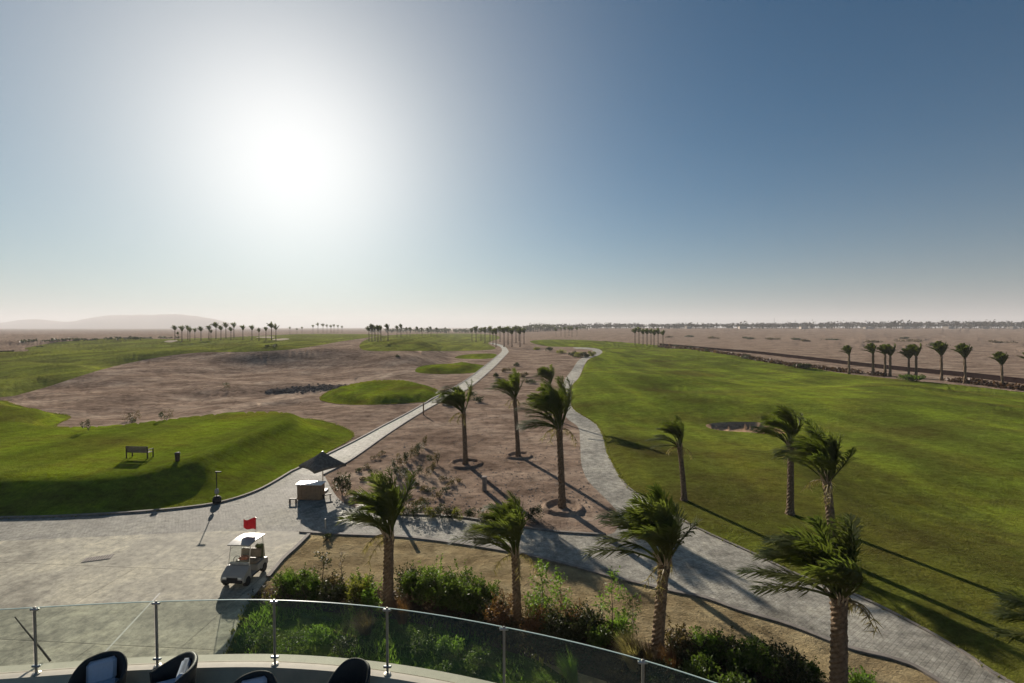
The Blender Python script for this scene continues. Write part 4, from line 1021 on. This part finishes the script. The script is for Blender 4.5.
b = P(217, 503.5); t = thing('ball_washer_post', 'thin black post with crossbar, white fitting and round black base at the mound corner', 'post', b)
MB().tube([(0, 0, 0), (0, 0, 2.05)], .03, 8).build('pole', M['black'], t)
MB().box((.12, 0, 2.08), (.42, .12, .07), 0, .02).build('crossbar', M['black'], t)
MB().lathe([(.05, 0), (.11, .04), (.13, .18), (.1, .32), (.04, .36)], 14, (0, 0, .62)).build('fitting', M['white'], t)
MB().lathe([(.12, 0), (.23, .06), (.27, .22), (.24, .4), (.13, .5), (.04, .52)], 18, (0, 0, 0)).build('base', M['black'], t)
for x, y, hh, w, lab in ((423.5, 415, 1.55, .15, 'slim brown wooden post beside the straight cart path'), (484.5, 490.5, .95, .3, 'short square grey-brown bollard on the dirt bed between the ringed palms')):
    b = P(x, y); t = thing('bollard', lab, 'bollard', b)
    MB().box((0, 0, hh/2), (w, w, hh), 0, .02).build('shaft', M['wood'] if w < .2 else M['kerb'], t)
    MB().box((0, 0, hh+.03), (w*1.15, w*1.15, .05), 0, .015).build('cap', M['cap'], t)
b = P(397, 514); t = thing('bollard', 'tall thin brown post on the dirt edge just right of the stout palm crown', 'bollard', b)
MB().box((0, 0, .85), (.17, .17, 1.7), 0, .02).build('shaft', M['wood'], t); MB().box((0, 0, 1.73), (.2, .2, .05), 0, .01).build('cap', M['cap'], t)

# ------------------------------------------------------------------ terrace
ZC, ZR, ZF = 6.1, 7.15, 5.72
def on_z(px, py, z): d = ray(px, py); return CAM+d*((z-H)/d.z)
posts = [on_z(x, y, ZR) for x, y in ((34.4, 607.5), (156, 601.5), (274, 600), (387, 608), (504, 627), (643, 660))]
posts = [Vector((-12.6, 5.5, ZR)), Vector((-10.95, 6.35, ZR)), Vector((-9.2, 6.93, ZR))]+posts+[Vector((posts[-1].x+1.62, posts[-1].y-.92, ZR)), Vector((posts[-1].x+3.1, posts[-1].y-2.1, ZR)), Vector((posts[-1].x+4.3, posts[-1].y-3.5, ZR))]
arc = smooth([(p.x, p.y) for p in posts], False, 8)
def normal2(i):
    a = arc[max(i-1, 0)]; b = arc[min(i+1, len(arc)-1)]; d = Vector((b[0]-a[0], b[1]-a[1], 0)).normalized(); return Vector((-d.y, d.x, 0))
M['cream'] = plain('cream stone coping', (.52, .48, .38), .7, 0, .10, 4)
M['tile'] = paving_mat('terrace tiles', (.20, .16, .13), (.24, .19, .15), (.1, .08, .07), .6, .6, .2, .005, .006, .3)
M['render'] = plain('building render', (.5, .45, .37), .9, 0, .12, 2)
ter = thing('terrace', 'curved cream-edged terrace in the foreground below the viewpoint', 'terrace', (0, 0, 0))
def sweep(prof):   # prof: (offset outward, z)
    return [[Vector((p[0], p[1], 0))+normal2(i)*o+Vector((0, 0, z)) for o, z in prof] for i, p in enumerate(arc)]
MB().grid(sweep([(-.07, ZF-.02), (-.07, ZC), (.055, ZC), (.06, ZC-.02), (.07, ZC-.02), (.075, ZC-.005), (.24, ZC-.005), (.255, ZC-.02), (.255, ZC-.35), (.2, ZC-.35)])).build('coping', M['cream'], ter)
MB().grid(sweep([(.2, ZC-.35), (.2, -.3)])).build('wall', M['render'], ter)
fl = MB(); fl.v = [(p[0]-normal2(i).x*.05, p[1]-normal2(i).y*.05, ZF) for i, p in enumerate(arc)]+[(arc[-1][0], -6, ZF), (arc[0][0], -6, ZF)]; fl.f = [tuple(range(len(fl.v)))]
fl.build('floor', M['tile'], ter)
rail = thing('glass_railing', 'curved frameless glass railing with slim metal posts on the terrace edge', 'railing', (0, 0, 0))
M['post'] = plain('brushed post metal', (.42, .41, .36), .4, .7, .15)
M['glass'] = glass_mat('railing glass', (.86, .92, .85), .09)
M['glassedge'] = plain('glass edge', (.55, .68, .6), .2, 0, .05, 3)
for i, p in enumerate(posts):
    q = thing('post', None, None, (p.x, p.y, ZC)); q.parent = rail
    MB().box((0, 0, .53), (.038, .026, 1.06), 0, .006).build('shaft', M['post'], q)
    MB().lathe([(.055, 0), (.055, .012), (.03, .02)], 16).build('foot_plate', M['post'], q)
    MB().box((0, .0, 1.02), (.13, .04, .035), 0, .008).build('clamp', M['steel'], q)
    MB().box((0, .0, .12), (.13, .04, .035), 0, .008).build('clamp', M['steel'], q)
NSEG = 8
for i in range(len(posts)-1):
    seg = [Vector((*arc[i*NSEG+k], 0)) for k in range(NSEG+1)]
    L = (seg[-1]-seg[0]).normalized(); seg[0] = seg[0]+L*.03; seg[-1] = seg[-1]-L*.03
    rows = []; top = []
    for k, s in enumerate(seg):
        n = normal2(i*NSEG+k)*.006; z0, z1 = Vector((0, 0, ZC+.06)), Vector((0, 0, ZR-.005))
        rows.append([s-n+z0, s-n+z1]); top.append([s-n*1.2+z1, s-n*1.2+z1+Vector((0, 0, .009)), s+n*1.2+z1+Vector((0, 0, .009)), s+n*1.2+z1])
    g = MB().grid(rows).build('glass_panel', M['glass'], rail)
    MB().grid(top).build('edge', M['glassedge'], g)

# wicker tub chairs
M['wicker'] = plain('black wicker', (.018, .017, .018), .55, 0, .4, 60, .004, .4)
M['cushion'] = plain('pale grey-blue cushion', (.50, .53, .62), .85, 0, .06, 20, .002)
def tub_chair(label, x, y, rz, size=.74, back=True):
    t = thing('wicker_armchair', label, 'armchair', (x, y, ZF), rz, 'terrace armchairs')   # faces -y
    n = 33; outer = []; 
    def shell(r, off, z0):
        rows = []
        for i in range(n):
            a = math.radians(-125+250*i/(n-1)); c = abs(i-(n-1)/2)/((n-1)/2)
            top = .84-.22*S(np.array((c-.25)/.75)).item(); top -= .02*c
            xx = math.sin(a)*r*1.05; yy = math.cos(a)*r
            fl = 1+.12*(1-c)
            rows.append((xx, yy, z0, top, fl))
        return rows
    mb = MB(); so = shell(.40, 0, .12); si = shell(.34, 0, .12); rows = []
    for o, q in zip(so, si):
        ring = []
        for z in (0, .35, .7, 1): ring.append((o[0]*(1+.10*z*z), o[1]*(1+.14*z*z*o[4]), o[2]+(o[3]-o[2])*z))
        m = ((o[0]*1.1+q[0]*1.1)/2, (o[1]*1.15+q[1]*1.15)/2, o[3]+.03); ring.append(m)
        for z in (1, .7, .35, 0): ring.append((q[0]*(1+.10*z*z), q[1]*(1+.14*z*z*q[4]), q[2]+(q[3]-q[2])*z))
        rows.append(ring)
    mb.grid(rows); 
    for e in (rows[0], rows[-1]): mb.f.append(tuple(range(len(mb.v), len(mb.v)+len(e)))); mb.v += [tuple(v) for v in e]
    mb.build('shell', M['wicker'], t, sm=True)
    MB().box((0, -.02, .30), (.62, .64, .12), 0, .05).build('seat_base', M['wicker'], t)
    MB().box((0, -.04, .43), (.58, .60, .13), 0, .05).build('seat_cushion', M['cushion'], t, sm=False)
    if back: MB().box((0, .25, .64), (.48, .13, .36), 0, .05, -.2).build('back_cushion', M['cushion'], t)
    for sx in (-.26, .26):
        for yy in (-.26, .26): MB().tube([(sx, yy, 0), (sx*.95, yy*.95, .26)], [.018, .024], 8).build('leg', M['wicker'], t)
    t.scale = (size, size, .92 if back and y > 6.5 else .87)
tub_chair('black wicker armchair with pale cushions, leftmost at the glass railing', -6.12, 6.78, math.radians(28))
tub_chair('black wicker armchair turned sideways with pale cushions, second from the left', -5.12, 6.72, math.radians(-66), .95)
tub_chair('black wicker armchair low at the bottom edge left of the small table', -3.66, 6.42, math.radians(20))
tub_chair('black wicker armchair whose rounded dark top just shows, right of the small table', -2.40, 6.70, math.radians(-25), .70, False)
t = thing('side_table', 'small light wooden table between the two right armchairs', 'table', (-3.02, 6.42, ZF), .1)
MB().box((0, 0, .5), (.5, .5, .03), 0, .008).build('tabletop', plain('light wood', (.5, .38, .2), .5, 0, .15, 6), t)
for sx in (-.2, .2):
    for sy in (-.2, .2): MB().box((sx, sy, .24), (.04, .04, .48)).build('leg', M['black'], t)
# thin rod leaning outside the glass
a = on_z(50.5, 661, ZC-.03); c = at_depth(15, 617, a.y+.25)
t = MB().tube([Vector((0, 0, 0)), (c-a)*.35+Vector((.03, 0, -.03)), (c-a)*.7, c-a], [.016, .015, .012, .009], 8).build('rod', M['darkwood'], loc=a)
tag(t, 'thin dark bent rod leaning outside the left end of the glass railing', 'rod')

# ------------------------------------------------------------------ air
hz = MB().box((0, 4500, 94), (24000, 10000, 212)).build('haze', None)
m = bpy.data.materials.new('haze air'); m.use_nodes = True; tt = m.node_tree
for n_ in list(tt.nodes):
    if n_.type == 'BSDF_PRINCIPLED': tt.nodes.remove(n_)
pv = tt.nodes.new('ShaderNodeVolumePrincipled'); pv.inputs['Color'].default_value = (.82, .82, .85, 1); pv.inputs['Density'].default_value = .00017; pv.inputs['Anisotropy'].default_value = .15
tt.links.new(pv.outputs[0], tt.nodes['Material Output'].inputs['Volume']); hz.data.materials.append(m); tag(hz, 'thin desert haze over the whole landscape', 'haze', kind='stuff')

# ------------------------------------------------------------------ light
SD = ray(291, 160).normalized()
EL = math.asin(SD.z); AZ = math.atan2(SD.x, SD.y)
ld = bpy.data.lights.new('sun', 'SUN'); ld.energy = 5.0; ld.angle = math.radians(.6); ld.color = (1, .90, .77)
lo = bpy.data.objects.new('sun', ld); COL.objects.link(lo); lo.rotation_euler = SD.to_track_quat('Z', 'Y').to_euler(); lo.location = (0, 0, 60)
w = bpy.data.worlds.new('World'); sc.world = w; w.use_nodes = True; t = w.node_tree; bg = t.nodes['Background']; out = t.nodes['World Output']
sky = t.nodes.new('ShaderNodeTexSky'); sky.sky_type = 'NISHITA'; sky.sun_disc = False; sky.sun_elevation = EL; sky.sun_rotation = AZ
sky.air_density = 1.0; sky.dust_density = .6; sky.ozone_density = 3.0; sky.altitude = 0
bg.inputs[1].default_value = .05
# aureole of dusty air round the sun, by direction from the sun
tc = t.nodes.new('ShaderNodeTexCoord'); dot = t.nodes.new('ShaderNodeVectorMath'); dot.operation = 'DOT_PRODUCT'; dot.inputs[1].default_value = SD
nrm = t.nodes.new('ShaderNodeVectorMath'); nrm.operation = 'NORMALIZE'; t.links.new(tc.outputs['Generated'], nrm.inputs[0]); t.links.new(nrm.outputs[0], dot.inputs[0])
def math_(op, a, b=None):
    n_ = t.nodes.new('ShaderNodeMath'); n_.operation = op
    for i, v in enumerate((a, b)):
        if v is None: continue
        if isinstance(v, (int, float)): n_.inputs[i].default_value = v
        else: t.links.new(v, n_.inputs[i])
    return n_.outputs[0]
one = math_('SUBTRACT', 1.0, dot.outputs['Value'])     # ~ theta^2/2
def lobe(amp, sg): return math_('MULTIPLY', math_('EXPONENT', math_('MULTIPLY', one, -1/(math.radians(sg)**2))), amp)
tinted = mixc(t, 1.0, sky.outputs[0], (.145, .555, .70), 'MULTIPLY')
sep = t.nodes.new('ShaderNodeSeparateXYZ'); t.links.new(nrm.outputs[0], sep.inputs[0])
dust = math_('MULTIPLY', math_('EXPONENT', math_('MULTIPLY', math_('ABSOLUTE', sep.outputs[2]), -1/math.sin(math.radians(6.5)))), .9)
tinted = mixc(t, dust, tinted, mixc(t, lobe(1.0, 30.0), (3.6, 3.5, 3.65), (9.6, 9.3, 9.1)))
t.links.new(mixc(t, lobe(.86, 17.0), tinted, (8.4, 7.8, 7.6)), bg.inputs[0])
em = t.nodes.new('ShaderNodeBackground'); em.inputs[0].default_value = (1, .98, .95, 1); t.links.new(lobe(.27, 8.5), em.inputs[1])
ads = t.nodes.new('ShaderNodeAddShader'); t.links.new(bg.outputs[0], ads.inputs[0]); t.links.new(em.outputs[0], ads.inputs[1]); last = ads.outputs[0]
t.links.new(last, out.inputs[0])

sc.view_settings.view_transform = 'Standard'; sc.view_settings.look = 'None'; sc.view_settings.exposure = .68; sc.view_settings.gamma = 1
sc.render.engine = 'CYCLES'; cy = sc.cycles
cy.use_denoising = True; cy.max_bounces = 6; cy.transparent_max_bounces = 12; cy.volume_bounces = 1; cy.diffuse_bounces = 3; cy.glossy_bounces = 2
cy.use_adaptive_sampling = True; cy.adaptive_threshold = .02; cy.sample_clamp_indirect = 4
